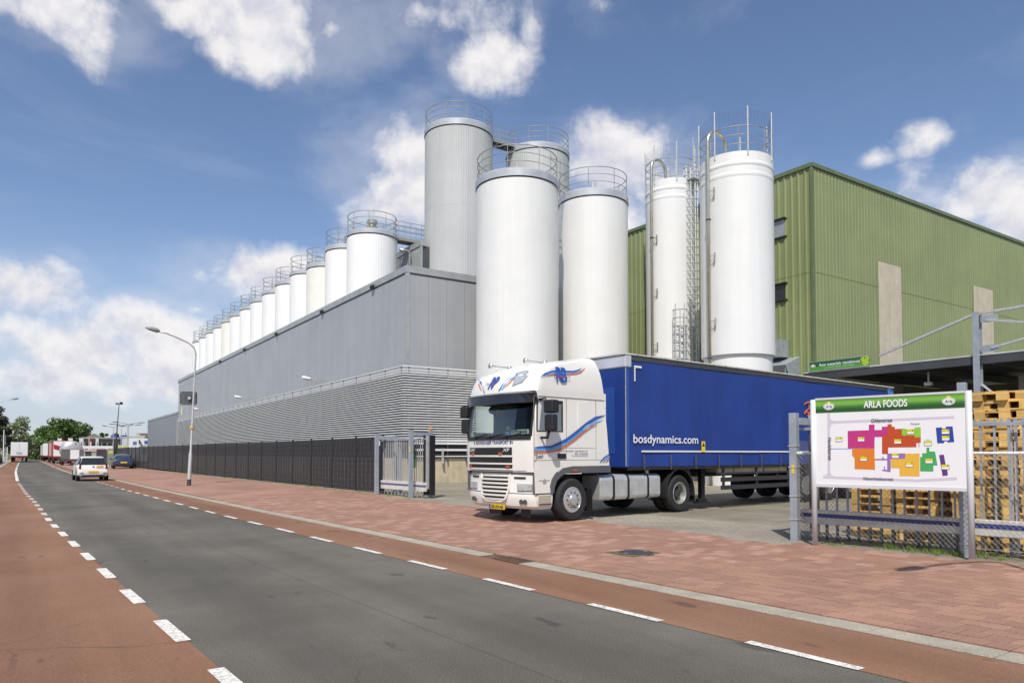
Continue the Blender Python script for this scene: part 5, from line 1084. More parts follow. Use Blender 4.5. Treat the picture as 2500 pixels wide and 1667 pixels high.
# ---------------------------------------------------------------- pallets
def pallet_proto():
    P={}
    mb=MB(); mb.box((-.6,-.0725,-.011),(.6,.0725,.011)); P['wide']=mb.mesh('board',WOOD)
    mb=MB(); mb.box((-.6,-.05,-.011),(.6,.05,.011)); P['nar']=mb.mesh('board',WOOD)
    mb=MB(); mb.box((-.0725,-.4,-.011),(.0725,.4,.011)); P['cross']=mb.mesh('cross_board',WOOD)
    mb=MB(); mb.box((-.0725,-.0725,-.039),(.0725,.0725,.039)); P['blk']=mb.mesh('block',WOOD)
    mb=MB(); mb.box((-.0725,-.05,-.039),(.0725,.05,.039)); P['blkn']=mb.mesh('block',WOOD); return P
PP_=pallet_proto()
def pallet(loc,rz,label):
    t=thing('pallet',label,'pallet',loc,rz,'euro pallets stacked behind the fence')
    for y_ in (-.3275,-.164,0,.164,.3275): part('deck_board',PP_['wide' if abs(y_)!=.164 else 'nar'],t,(0,y_,.133))
    for x in (-.5275,0,.5275):
        part('cross_board',PP_['cross'],t,(x,0,.1105))
        for y_ in (-.3275,0,.3275): part('block',PP_['blk' if y_==0 else 'blk'],t,(x,y_,.0605))
    for y_ in (-.3275,0,.3275): part('bottom_board',PP_['wide'],t,(0,y_,.0105))
    return t
fa=math.atan2(fd.y,fd.x)
nrm=Vector((-fd.y,fd.x))
# stacks: photo column of the stack's near face centre, distance behind the fence, count, turned, words
def stack(px,back,n,turn,words,skip=0):
    base=PP(px,1200,PA.xy+nrm*back,PB.xy+nrm*back)
    for k in range(n):
        pallet((base.x+random.uniform(-.03,.03),base.y+random.uniform(-.03,.03),YZ+k*.1445),fa+(math.pi/2 if turn else 0)+random.uniform(-.035,.035),'pallet %s from the ground in the %s'%(ORD[k],words))
stack(2420,1.45,17,True,'high stack next to the right sign post')
stack(2520,1.30,17,False,'high stack at the right picture edge')
stack(2185,1.9,7,False,'low stack under the left of the board')
stack(2300,1.75,9,False,'stack under the right of the board')
mb=MB(); q=PP(2330,1250,PA.xy+nrm*.7,PB.xy+nrm*.7); mb.box((q.x-.15,q.y-.2,YZ-.02),(q.x+.15,q.y+.2,.52)); tag(mb.build('concrete_block',CONCB,bevel=.01),'grey concrete block beside the gate under the site plan board','block')
# ---------------------------------------------------------------- dark strip fence along the road
fc=thing('strip_fence','long dark grey privacy fence of woven strips along the pavement','fence',(0,0,0))
PH=2.02; PWD=2.45; y=24.6
mbp=MB()
for i in range(13):
    x=i*PWD/13; w_=PWD/13-.004
    mbp.box((.006 if i%2 else -.006,x+.002,.03),(.014 if i%2 else .002,x+.002+w_,PH))
for j in range(10): mbp.box((-.016,0,.06+j*.213),(.024,PWD,.078+j*.213),1)
pm_=mbp.mesh('fence_panel',[FENCED,FENCEW]); mb=MB(); mb.box((-.03,-.03,-.15),(.03,.03,PH+.06)); po_=mb.mesh('fence_post',FENCED)
mb=MB(); mb.box((-.03,0,-.10),(.01,PWD,.03)); bo_=mb.mesh('gravel_board',CONC)
while y<84:
    an=math.atan2(-(fxl(y+PWD)-fxl(y)),PWD); part('fence_panel',pm_,fc,(fxl(y),y,YZ+.08),(0,0,an)); part('fence_post',po_,fc,(fxl(y),y,YZ+.08)); part('gravel_board',bo_,fc,(fxl(y),y,YZ+.0),(0,0,an)); y+=PWD
part('fence_post',po_,fc,(fxl(y),y,YZ+.08)); FE=y
mb=MB(); p=Vector((fxl(24.8)-.03,24.75,0)); mb.box((-.012,-.19,1.72),(0,.15,1.9)); o=mb.build('notice',SIGNW,fc); o.location=p+Vector((0,.25,.16))
# ---------------------------------------------------------------- far gate: two portals, short barred section
GA=G(919,1207,YZ); GB=G(1003,1215,YZ); gdv=(GB-GA).xy.normalized(); ga=math.atan2(gdv.y,gdv.x); GLn=(GB-GA).xy.length
hp=PP(925,1058,GA.xy,GB.xy).z-YZ; hp2=PP(1003,1048,GA.xy,GB.xy).z-YZ
for nm,org,hh,lamp,lab in (('gate_portal',GA,hp,False,'grey steel gate portal of two linked posts at the end of the dark fence'),('gate_portal',GB,hp2,True,'grey steel gate portal with an orange lamp at the far side of the entrance')):
    t=thing(nm,lab,'gate portal',(org.x,org.y,YZ),ga)
    mb=MB(); mb.box((-.06,-.06,-.1),(.06,.06,hh)); mb.build('post',STEELP,t); mb=MB(); mb.box((.10,.62,-.1),(.22,.74,hh-.02)); mb.build('post',STEELP,t)
    mb=MB(); mb.box((-.0,.06,hh-.22),(.2,.64,hh-.09)); mb.build('cross_bar',STEELP,t)
    if lamp:
        mb=MB(); mb.lathe([(.05,0),(.055,.06),(.03,.11),(0,.12)],14,(.16,.68,hh-.02)); mb.build('signal_lamp',mat('orange_lamp',(.75,.22,.02),.2),t,True)
        mb=MB(); mb.box((.30,.3,.1),(.36,.5,2.1)); mb.box((.48,.42,.1),(.54,.62,2.1)); mb.build('gate_stop',BLACK,t); mb=MB(); mb.box((.37,.35,.3),(.46,.45,2.1)); mb.build('gate_end',STEEL,t)
        mb=MB(); mb.box((-.02,-.064,1.55),(.04,-.061,1.75)); mb.build('warning_sticker',flat('sticker_yellow',(.75,.55,.03)),t)
g2=thing('sliding_gate','barred sliding gate with a blue-striped beam between the two portals at the dark fence','gate',(GA.x,GA.y,YZ),ga)
mb=MB(); mb.box((-.2,.3,1.95),(GLn+.4,.36,2.01)); mb.build('top_rail',STEELP,g2)
mb=MB(); mb.box((-.012,.318,.4),(.012,.342,1.95)); bm_=mb.mesh('gate_bar',STEEL); x=-.1
while x<GLn+.3: part('gate_bar',bm_,g2,(x,0,0)); x+=.13
mb=MB(); mb.box((-.2,.26,.22),(GLn+.4,.4,.36)); mb.box((-.2,.26,.43),(GLn+.4,.4,.52)); mb.build('bottom_beam',GALVB,g2); mb=MB(); mb.box((-.2,.265,.36),(GLn+.4,.39,.43)); mb.build('blue_stripe',flat('gate_blue2',(.09,.10,.26)),g2)
x=.0; mb=MB(); mb.box((-.01,.31,.02),(.01,.33,.22)); bs_=mb.mesh('bottom_stub',STEEL)
while x<GLn+.2: part('bottom_stub',bs_,g2,(x,0,0)); x+=.26
mb=MB(); mb.box((GLn*.32,.45,.1),(GLn*.32+.14,.52,1.9)); mb.build('gate_guide',STEELP,g2)
ib=thing('gate_info_board','small green instruction board on the far gate at the dark fence','sign',(GA.x,GA.y,YZ),ga)
mb=MB(); mb.box((GLn-.34,.22,1.02),(GLn-.1,.24,1.75)); mb.build('panel',flat('boarddark',(.02,.07,.03)),ib); mb=MB(); mb.box((GLn-.34,.215,1.0),(GLn-.1,.2195,1.32)); mb.build('light_header',flat('boardlime2',(.10,.30,.06)),ib)
# guard rail by the plinth
gr=thing('guard_rail','galvanised guard rail in front of the cream plinth wall, beside the lorry','guard rail',(0,0,0)); q=G(1105,1176,YZ)
mb=MB(); mb.box((q.x-.5,q.y-.04,.72),(q.x+6,q.y+.04,.82)); mb.box((q.x-.5,q.y-.08,.60),(q.x+6,q.y-.0,.70)); mb.build('beam',STEEL,gr,bevel=.02)
for x in (0,2,4):
    mb=MB(); mb.box((q.x+x-.05,q.y,YZ-.1),(q.x+x+.05,q.y+.1,.75)); mb.build('post',STEEL,gr)
mb=MB(); mb.tube([(q.x-1.4,q.y-.5,YZ+.03),(q.x-.7,q.y-.5,YZ+.16),(q.x+5,q.y-.5,YZ+.16)],.04,6); mb.build('low_rail',STEEL,gr)
# ---------------------------------------------------------------- lamp post with traffic mirror
def lamppost(base,label,arm=-1,h=6.35,group='street lamps',lean=0.):
    t=thing('street_lamp',label,'street lamp',base,0,group); t.rotation_euler=(0,lean,0)
    mb=MB(); mb.tube([(0,0,-.1),(0,0,1.55),(0,0,1.62),(0,0,h)],[.088,.082,.052,.038],12); mb.build('pole',STEEL,t,auto=30)
    mb=MB(); mb.lathe([(.10,0),(.096,.32)],12); mb.build('base_sleeve',DARKST,t)
    mb=MB(); a=arm; mb.tube([(0,0,h-.1),(a*.02,0,h+.13),(a*.1,0,h+.32),(a*.35,0,h+.52),(a*.95,0,h+.74),(a*1.35,0,h+.86),(a*1.68,0,h+.9)],.035,8); mb.build('arm',STEEL,t,True)
    mb=MB(); mb.tube([(a*1.64,0,h+.91),(a*1.74,0,h+.94),(a*2.05,0,h+1.0),(a*2.24,0,h+1.01)],[.05,.11,.10,.03],10); o=mb.build('lamp_head',mat('lamp_grey',(.30,.30,.29),.5,.2),t,True); return t
lb_=G(461,1186,.03); lpst=lamppost((lb_.x,lb_.y,.03),'tall grey street lamp with a traffic mirror beside the dark fence',lean=R(2.0))
mb=MB(); mb.lathe([(.10,0),(.10,.12)],10,(0,0,2.75)); mb.build('yellow_band',flat('band_yellow',(.70,.42,.03)),lpst)
mr=MB(); mr.prism([(x,z) for x,z in ((-.34,-.22),(-.27,-.3),(.27,-.3),(.34,-.22),(.34,.22),(.27,.3),(-.27,.3),(-.34,.22))],-.02,.02,0,Matrix(((1,0,0,0),(0,0,1,.12),(0,1,0,0),(0,0,0,1))))
tm=thing('traffic_mirror','dark-backed rectangular traffic mirror clamped to the street lamp by the fence','traffic mirror',(lb_.x-.1,lb_.y,4.25),R(-24)); mr.build('back_plate',mat('mirror_back',(.10,.105,.11),.5,.2),tm)
mb=MB(); 
for (xa,za,xb_,zb_) in ((-.34,-.3,.34,-.3),(-.34,.3,.34,.3),(-.36,-.28,-.36,.28),(.36,-.28,.36,.28)): mb.bar((xa,.12,za),(xb_,.12,zb_),.05,.045)
mb.build('frame',BLACK,tm,bevel=.015); mb=MB(); mb.box((-.0,-.02,-.06),(.12,.12,.06)); mb.build('clamp',STEEL,tm)
for a_ in range(0,360,45):
    mb=MB(); mb.bar((.1*math.cos(R(a_)),.095,.1*math.sin(R(a_))),(.24*math.cos(R(a_)),.095,.24*math.sin(R(a_))),.02,.02); mb.build('rib',DARKST,tm)
mb=MB(); q=G(471,1158,.05); mb.box((-.04,-.04,-.1),(.04,.04,.85)); o=mb.build('marker_post',SIGNW); o.location=(q.x,q.y,.05); o.rotation_euler=(0,R(-6),0); tag(o,'short leaning white marker post between the street lamp and the dark fence','post')
# lamp just outside the right edge, whose shadow falls on the pavement
hs=G(2211,1387,YZ); sh_=Vector((sdir.x,sdir.y)).normalized()*((6.35+.95)/math.tan(SUN_EL)); lamppost((hs.x+sh_.x+2.05,hs.y+sh_.y,pz(9,3)),'grey street lamp on the pavement outside the right edge',arm=-1)
lamppost((-3.6,96,.03),'grey street lamp at the left edge beyond the hedge',arm=1,h=6.6)
# ---------------------------------------------------------------- cars
def car(name,label,loc,rz,L_,W_,H_,paint,rear):
    t=thing(name,label,'car',loc,rz); k=L_/3.54; h=H_/1.49; w_=W_/1.64
    S=[(-1.76,.42,.58,.62,.64,.70,.62),(-1.72,.32,.80,.86,.74,.76,.66),(-1.66,.28,.93,1.0,.78,.79,.69),(-1.58,.26,.97,1.12,.81,.80,.64),(-1.40,.25,.98,1.42,.82,.81,.58),(-.95,.25,.97,1.49,.82,.82,.60),(.1,.25,.95,1.49,.82,.82,.60),(.55,.25,.94,1.42,.82,.82,.58),(1.05,.26,.93,1.05,.82,.81,.62),(1.2,.28,.90,.95,.81,.80,.66),(1.6,.32,.80,.84,.76,.76,.64),(1.77,.42,.62,.66,.62,.62,.52)]
    if rear=='sport': S=[(x,a,b*.98,(r_ if x>-.9 else min(r_,1.02+max(0,(x+1.72))*.52)) ,c,d,e) for x,a,b,r_,c,d,e in S]
    vs=[];n=13
    for (x,zl,zb,zr,hl,hb,hr) in S:
        half=[(hl*.80,zl),(hl,zl+.10),(hb,(zl+zb)/2),(hb,zb),(hr,zr-.05),(hr*.82,zr)]
        ring_=half+[(0,zr+.012)]+[(-a,b) for a,b in half[::-1]]
        vs+=[(x*k,a*w_,b*h) for a,b in ring_]
    mb=MB(); mb.v=vs
    for i in range(len(S)-1):
        for j in range(n):
            f=(i*n+j,i*n+(j+1)%n,(i+1)*n+(j+1)%n,(i+1)*n+j); g_=0
            if j in(3,8) and 3<=i<=7: g_=1
            if j in (4,5,6,7) and i==7: g_=1
            mb.f.append(f); mb.m.append(g_)
    mb.f+=[tuple(range(n)),tuple((len(S)-1)*n+j for j in range(n))]; mb.m+=[0,0]
    o=mb.build('body',[paint,CGLASS],t,auto=38)
    X=lambda v:v*k
    # rear window, lamps, plate
    def q4(nm,pts,m): 
        mb=MB(); P=[Vector((x*k,y_*w_,z*h)) for x,y_,z in pts]; nn=(P[1]-P[0]).cross(P[2]-P[0]).normalized(); 
        if nn.x>0: nn=-nn
        P=[p+nn*.008 for p in P]; mb.add(P+[p+nn*.012 for p in P],[(0,1,2,3),(7,6,5,4),(0,4,5,1),(1,5,6,2),(2,6,7,3),(3,7,4,0)]); return fixn(mb.build(nm,m,t))
    if rear=='hatch':
        q4('rear_window',[(-1.675,-.66,1.0),(-1.675,.66,1.0),(-1.455,.56,1.40),(-1.455,-.56,1.40)],CGLASS)
        for s in (-1,1): q4('tail_light',[(-1.735,s*.62,.74),(-1.735,s*.75,.76),(-1.65,s*.71,1.08),(-1.65,s*.63,1.05)],REDL)
        q4('number_plate',[(-1.775,-.26,.52),(-1.775,.26,.52),(-1.77,.26,.63),(-1.77,-.26,.63)],flat('plate_yellow',(.72,.46,.02)))
        q4('lower_valance',[(-1.775,-.62,.26),(-1.775,.62,.26),(-1.77,.55,.38),(-1.77,-.55,.38)],BLACK)
        for s in (-1,1): q4('bumper_slot',[(-1.765,s*.50,.48),(-1.765,s*.68,.48),(-1.765,s*.68,.51),(-1.765,s*.50,.51)],BLACK)
        q4('food_sticker',[(-1.735,-.56,.80),(-1.735,-.14,.80),(-1.71,-.18,.93),(-1.71,-.5,.95)],flat('sticker_tan',(.62,.33,.09))); q4('rear_badge',[(-1.735,-.05,.84),(-1.735,.05,.84),(-1.72,.05,.92),(-1.72,-.05,.92)],flat('badge_bluegrey',(.15,.17,.25)))
        mb=MB(); mb.add([(X(-1.1),.835*w_,.6*h),(X(-.75),.835*w_,.6*h),(X(-.8),.83*w_,.93*h),(X(-1.15),.83*w_,.9*h)],[(0,1,2,3)]); mb.build('side_sticker',flat('sticker_tan',(.62,.33,.09)),t)
    else:
        q4('rear_window',[(-1.60,-.58,1.02),(-1.60,.58,1.02),(-1.12,.50,1.32),(-1.12,-.50,1.32)],CGLASS)
        for s in (-1,1): q4('tail_light',[(-1.70,s*.56,.84),(-1.66,s*.78,.86),(-1.50,s*.72,1.10),(-1.56,s*.62,1.06)],REDL)
        q4('number_plate',[(-1.775,-.26,.60),(-1.775,.26,.60),(-1.755,.26,.71),(-1.755,-.26,.71)],flat('plate_yellow',(.72,.46,.02))); q4('lower_valance',[(-1.775,-.6,.28),(-1.775,.6,.28),(-1.77,.6,.44),(-1.77,-.6,.44)],BLACK)
    for s in (-1,1):
        mb=MB(); mb.box((X(.62),s*.84*w_,.93*h),(X(.78),s*1.0*w_,1.06*h)); mb.build('door_mirror',BLACK,t,bevel=.03)
        for x in (-1.12,1.18): wheel(t,X(x),s*.73*w_,.30*h,.30*h,.19,'car',s)
    mb=MB(); mb.box((X(-1.55),-.68*w_,.22),(X(1.5),.68*w_,.34)); mb.build('underbody',BLACK,t)
    for x in (-1.12,1.18):
        for s in (-1,1):
            mb=MB(); mb.prism([(.36*h*math.cos(R(a_)),.36*h*math.sin(R(a_))) for a_ in range(0,361,20)],-.004,.004,0,Matrix(((1,0,0,X(x)),(0,0,1,s*.822*w_),(0,1,0,.30*h),(0,0,0,1)))); fixn(mb.build('wheel_arch',BLACK,t))
    return t
v1=G(186.5,1174);v2=G(257,1174); cx_,cy_=(v1.x+v2.x)/2,(v1.y+v2.y)/2
car('hatchback_car','small white hatchback with food stickers driving away on the road',(cx_+.05,cy_+1.75,0),R(90+2.2),3.54,1.60,1.41,WHITE,'hatch')
b1=G(282,1145,.06); b2=G(325,1144,.06); car('parked_car','dark blue-grey hatchback car parked on the pavement by the dark fence',((b1.x+b2.x)/2,(b1.y+b2.y)/2+2,.07),R(90-2),4.3,1.78,1.44,mat('car_bluegrey',(.045,.06,.10),.25,.4,coat=.5),'sport')
# ---------------------------------------------------------------- far lorries
at=lambda px,Y: PY(px,1106,Y).x
def lorry(name,label,X,Y,h,w_,ln,body_m,rear_m,deco=None,rz=0,tank=False):
    t=thing(name,label,'lorry',(X,Y,.05),rz); 
    if tank:
        mb=MB(); mb.lathe([(0,0),(.55,.02),(1.0,.10),(1.2,.3),(1.22,ln),(0,ln)],32,(0,0,h-1.2),axis='y'); mb.build('tank',body_m,t,auto=40)
        mb=MB(); mb.box((-w_/2,-.02,.75),(w_/2,.35,h-1.05)); mb.build('rear_cabinet',rear_m,t,bevel=.04); mb=MB(); mb.box((-.25,-.05,.8),(.75,-.022,2.0)); mb.build('cabinet_door',SIGNW,t); mb=MB(); mb.box((-w_/2,-.06,.5),(w_/2,.3,.72)); mb.build('bumper',flat('maroon',(.12,.05,.05)),t)
        mb=MB(); mb.lathe([(.07,0),(.07,-.03)],10,(.3,0,h-.35),axis='y'); mb.build('tank_lamp',BLACK,t)
    else:
        mb=MB(); mb.box((-w_/2,0,1.05),(w_/2,ln,h)); mb.build('box_body',body_m,t,bevel=.03); mb=MB(); mb.box((-w_/2+.06,-.03,1.12),(w_/2-.06,-.002,h-.08)); mb.build('rear_doors',rear_m,t)
        mb=MB(); mb.box((-.01,-.045,1.15),(.01,-.031,h-.1)); mb.build('door_gap',BLACK,t)
        if deco=='stripe':
            mb=MB(); mb.prism([(-w_/2+.1,2.9),(-w_/2+.1,2.2),(w_/2-.1,1.4),(w_/2-.1,2.1)],0,.01,0,Matrix(((1,0,0,0),(0,0,-1,-.035),(0,1,0,0),(0,0,0,1)))); fixn(mb.build('diagonal_stripe',flat('lorry_red',(.35,.02,.02)),t))
        if deco=='plate':
            mb=MB(); mb.box((-.45,-.05,1.35),(.45,-.032,1.8)); mb.build('door_panel',flat('palegrey',(.45,.47,.47)),t)
        mb=MB(); mb.box((-w_/2,.0,.85),(w_/2,.12,1.04)); mb.build('rear_bar',flat('lorry_red2',(.30,.03,.03)),t)
    mb=MB(); mb.box((-.7,.1,.7),(.7,ln,1.0)); mb.build('chassis',BLACK,t)
    for yy in (1.2,2.5,ln-1.3):
        for s in (-1,1):
            mb=MB(); mb.lathe([(.2,-.15),(.46,-.15),(.5,-.1),(.5,.1),(.46,.15),(.2,.15)],20,(s*(w_/2-.2),yy,.5),axis='x'); mb.build('wheel',RUBBER,t)
    return t
DRY=flat('lorry_red',(.35,.02,.02)); TANKM=mat('tank_steel',(.55,.53,.53),.35,.5,var=.06)
lorry('tanker_lorry','rounded steel tanker lorry parked at the kerb ahead of the white hatchback',at(177,109),109,3.15,2.5,10,TANKM,mat('cabinet_grey',(.13,.13,.13),.5),tank=True)
lorry('box_trailer','white box trailer with a red diagonal stripe parked behind the tanker lorry',at(153,128),128,3.45,2.5,11,DRY,SIGNW,'stripe')
lorry('box_trailer','red and cream box trailer between the striped trailer and the men',at(140,146),146,3.4,2.5,9,DRY,mat('dull_cream',(.45,.38,.33),.6))
lorry('box_trailer','plain white box trailer, fourth in the line of parked lorries',at(123,172),172,3.5,2.5,9,SIGNW,SIGNW)
lorry('box_trailer','pale grey box trailer, farthest in the line of parked lorries',at(115,195),195,3.4,2.5,8,CONCB,mat('pale_door',(.5,.5,.48),.5))
lorry('box_lorry','white box lorry with a red bumper standing on the left side of the road',at(47,158),158,3.55,2.55,9,SIGNW,SIGNW,'plate')
lorry('box_lorry','dark red box lorry far down the road, at the bend',at(79,300),300,3.4,3.2,8,flat('dark_red',(.18,.02,.02)),flat('dark_red',(.18,.02,.02)),rz=R(-28))
lorry('box_lorry','red and white lorry far down the road just right of the white one',at(68,280),280,2.9,2.5,6,DRY,flat('lorry_red3',(.45,.10,.08)))
# two men between the lorries
def person(label,loc,shirt,rz):
    V=[(0,0,.93),(0,0,1.15),(0,.01,1.38),(0,.02,1.50),(0,.0,1.66),(-.10,0,.90),(-.13,.03,.50),(-.13,-.02,.07),(-.13,.14,.04),(.10,0,.90),(.16,-.08,.5),(.18,-.2,.08),(.18,-.06,.04),(-.19,.01,1.40),(-.27,.02,1.13),(-.26,.14,.92),(.19,.01,1.40),(.28,-.03,1.14),(.27,.06,.90)]
    E_=[(0,1),(1,2),(2,3),(3,4),(0,5),(5,6),(6,7),(7,8),(0,9),(9,10),(10,11),(11,12),(2,13),(13,14),(14,15),(2,16),(16,17),(17,18)]
    RD=[.15,.14,.16,.07,.105,.10,.07,.05,.04,.10,.07,.05,.04,.065,.05,.035,.065,.05,.035]
    me=bpy.data.meshes.new('person'); me.from_pydata(V,E_,[]); o=bpy.data.objects.new('person',me); COL.objects.link(o); me.materials.append(shirt)
    md=o.modifiers.new('skin','SKIN'); sk=me.skin_vertices[0].data
    for i,r_ in enumerate(RD): sk[i].radius=(r_,r_*.85)
    sk[0].use_root=True; s2=o.modifiers.new('sub','SUBSURF'); s2.levels=1; s2.render_levels=1; o.location=loc; o.rotation_euler=(0,0,rz); tag(o,label,'person'); 
    mb=MB(); mb.lathe([(0,-.12),(.07,-.11),(.1,-.02),(.1,.06),(.06,.13),(0,.14)],12,(0,.02,1.64)); mb.build('head',mat('skin',(.40,.22,.15),.6),o,True); mb=MB(); mb.lathe([(.105,.0),(.1,.08),(.06,.14),(0,.15)],12,(0,.01,1.655)); mb.build('hair',mat('hair_dark',(.03,.02,.015),.8),o,True)
person('person in dark blue work clothes walking beside the parked lorries, left of the two',(at(110,178),178,.06),mat('cloth_navy',(.025,.03,.07),.9),R(20)); person('person in blue overalls behind the parked lorries, right of the two',(at(125,178),178,.06),mat('cloth_blue',(.05,.07,.17),.9),R(120))
# ---------------------------------------------------------------- trees and hedge
def leaves(mb,c,r_,n,sz,mi=None):
    for _ in range(n):
        while True:
            d=Vector((random.uniform(-1,1),random.uniform(-1,1),random.uniform(-1,1)))
            if .35<d.length<1: break
        p=Vector((c[0]+d.x*r_[0],c[1]+d.y*r_[1],c[2]+d.z*r_[2])); a=Vector((random.gauss(0,1),random.gauss(0,1),random.gauss(0,.7))).normalized(); b=a.cross(Vector((random.gauss(0,1),random.gauss(0,1),random.gauss(0,1)))).normalized(); s=sz*random.uniform(.6,1.3)
        mb.add([p-a*s,p-b*s*.5,p+a*s,p+b*s*.5],[(0,1,2,3)],random.randrange(2) if mi is None else mi)
LF1=[mat('leaf_green',(.065,.125,.022),.6,var=.3,vs=.5),mat('leaf_green_light',(.10,.165,.035),.6,var=.3,vs=.5)]; LF2=[mat('leaf_pale',(.135,.18,.055),.6,var=.3,vs=.5),mat('leaf_silver',(.22,.25,.14),.6,var=.3,vs=.5)]; LF3=[mat('leaf_dark',(.035,.05,.026),.7,var=.3,vs=.6),mat('leaf_dark2',(.05,.068,.032),.7,var=.3,vs=.6)]; BARK=mat('bark',(.10,.075,.05),.9)
def tree(label,X,Y,h,rx,lf,clumps=16,n=170,sz=.28,base=.25,name='tree'):
    t=thing(name,label,'tree',(X,Y,0)); mb=MB(); mb.tube([(0,0,-.2),(.05,0,h*.3),(-.05,.05,h*.75)],[h*.03,h*.022,h*.006],8)
    for k in range(6):
        a_=k*1.05; mb.tube([(0,0,h*(.25+.07*k)),(math.cos(a_)*rx*.5,math.sin(a_)*rx*.5,h*(.42+.07*k))],[h*.012,h*.004],6)
    mb.build('trunk',BARK,t,True); mb=MB()
    for k in range(clumps):
        a_=random.uniform(0,6.28); zz_=random.uniform(base,.9); rr=rx*math.sqrt(max(.05,1-((zz_-.5)/.52)**2))*random.uniform(.3,.85); s=rx*random.uniform(.28,.45)
        leaves(mb,(rr*math.cos(a_),rr*math.sin(a_),h*zz_),(s,s,s*.8),n,sz)
    mb.build('crown',lf,t); return t
tree('dark evergreen tree cut by the left edge above the hedge',at(-4,150),150,10.4,2.1,LF3,22,110,.26,.25)
tree('pale silvery-green tree behind the white box lorry',at(34,172),172,9.2,3.3,LF2,22,170,.28,.15); tree('small loose pale tree right of the silvery one',at(55,190),190,5.6,2.6,LF2,14,120,.26,.1)
for k,(px,Y,h,rx) in enumerate(((98,255,6.8,5.5),(112,240,8.6,5),(125,250,10.8,5),(138,235,11.6,4.6),(152,225,10.6,5),(168,235,10.4,5),(182,228,10.6,4.6),(196,232,9.6,4.4),(108,215,5.4,4),(128,200,6.6,3.6),(90,330,6,5),(75,420,6,8))):
    tree('broad green tree, %s from the left in the group beyond the parked lorries'%ORD[k if k<8 else k] if k<8 else ['low green tree in front of the left of the tree group','low green tree in front of the middle of the tree group','distant green tree at the end of the road','farthest green tree closing the end of the road'][k-8],at(px,Y),Y,h,rx,LF1,18,170,.42,.1)
for k,(px,Y,h,rx) in enumerate(((253,330,10.3,1.6),(286,360,10.6,2.6),(383,420,13.5,6))): tree('round tree top showing above the far roofs, %s of three'%['left','middle','right'][k],at(px,Y),Y,h,rx,LF1,12,150,.5,.3)
hd=thing('hedge','clipped green hedge along the left footpath','hedge',(0,0,0))
mb=MB(); mb.box((-6.6,96,0),(-3.95,97,1.0))
for k in range(13): mb.box((le(97+5*k)-2.6,97+5*k,0),(le(97+5*k)-1.15,102+5*k,1.15))
mb.build('hedge_core',LF3[0],hd); mb=MB()
for k in range(300):
    y_=random.uniform(95.5,162); leaves(mb,(le(y_)-1.9+random.uniform(-.5,.5),y_,.75),(.75,.6,.72),26,.11)
mb.build('foliage',LF1,hd)
for k,px in enumerate((8.5,12.8,17.5)):
    mb=MB(); mb.cyl((0,0,0),(0,0,5.2-k*.6),.09,8,.06); mb.lathe([(.08,0),(.08,.08),(0,.12)],8,(0,0,5.2-k*.6)); o=mb.build('flagpole',SIGNW); o.location=(at(px,140+9*k),140+9*k,0); tag(o,'white flagpole behind the hedge, %s of three'%['leftmost','middle','rightmost'][k],'flagpole','flagpoles behind the hedge')
# ---------------------------------------------------------------- banners, far premises, lamps
BG=[mat('banner_white',(.72,.71,.72),.6),flat('banner_red',(.36,.02,.03))]
for k,(x0,x1,m) in enumerate(((141,150,0),(167,177,0),(194,203,0),(217,224,1),(234,240,0))):
    Y=138; X0,X1=at(x0,Y),at(x1,Y); zt_=PY((x0+x1)/2,1069.5,Y).z; t=thing('banner',['white banner on a pole above the striped trailer','white banner on a pole just left of the tanker roof','white banner on a pole just right of the tanker roof','red banner on a pole above the logistics fascia','white banner on a pole right of the red one'][k],'banner',(X0,Y,0),0,'banners along the car dealer')
    mb=MB(); mb.cyl((0,0,0),(0,0,zt_+.1),.05,8); mb.build('pole',SIGNW,t); mb=MB(); mb.box((.05,-.015,zt_-2.0),(X1-X0,.015,zt_)); mb.build('cloth',BG[m],t)
    mb=MB(); mb.box(((X1-X0)*.35,-.022,zt_-1.4),((X1-X0)*.75,-.016,zt_-.6)); mb.build('print_mark',flat('print_bluegrey',(.20,.2,.30)) if m==0 else SIGNW,t)
Y=126; X0,X1=at(196,Y),at(275,Y); z0,z1=PY(240,1101,Y).z,PY(240,1088,Y).z
t=thing('logistics_fascia','white fascia board with red lettering over dark gates behind the tanker','building',(X0,Y,0)); mb=MB(); mb.box((0,0,z0),(X1-X0,.3,z1)); mb.build('fascia',SIGNW,t)
text('KER·LOGISTIEK','lettering',flat('letter_red',(.42,.02,.03)),t,(.25,-.004,z0+.08),(1,0,0),(0,0,1),(X1-X0)*.76,(z1-z0)*.42,bold=.03)
for k in range(6):
    xx=k*(X1-X0)/6; mb=MB(); mb.box((xx+.05,.1,0),(xx+(X1-X0)/6-.05,.16,z0)); mb.build('gate_panel',DARKST if k%2 else mat('far_beige',(.42,.39,.31),.7),t)
Y=108; q=G(268,1136,.02); t=thing('gate_pillar','grey pillar with a lime notice beside the dark gate left of the parked car','pillar',(q.x,q.y,0)); mb=MB(); mb.box((-.3,-.2,0),(.4,.2,2.2)); mb.build('post',mat('pillar_grey',(.25,.26,.22),.7),t); mb=MB(); mb.box((-.2,-.215,1.55),(.3,-.202,1.95)); mb.build('notice',flat('lime',(.55,.58,.18)),t); 
mb=MB(); mb.box((.45,-.1,0),(.8,.0,2.4)); mb.build('dark_leaf',FENCED,t); mb=MB(); mb.box((-1.5,-.05,.3),(-.35,.05,2.1)); mb.build('dark_leaf',DARKST,t)
fe=thing('far_fence','dark slatted fence continuing beyond the parked car','fence',(0,0,0)); ya=FE
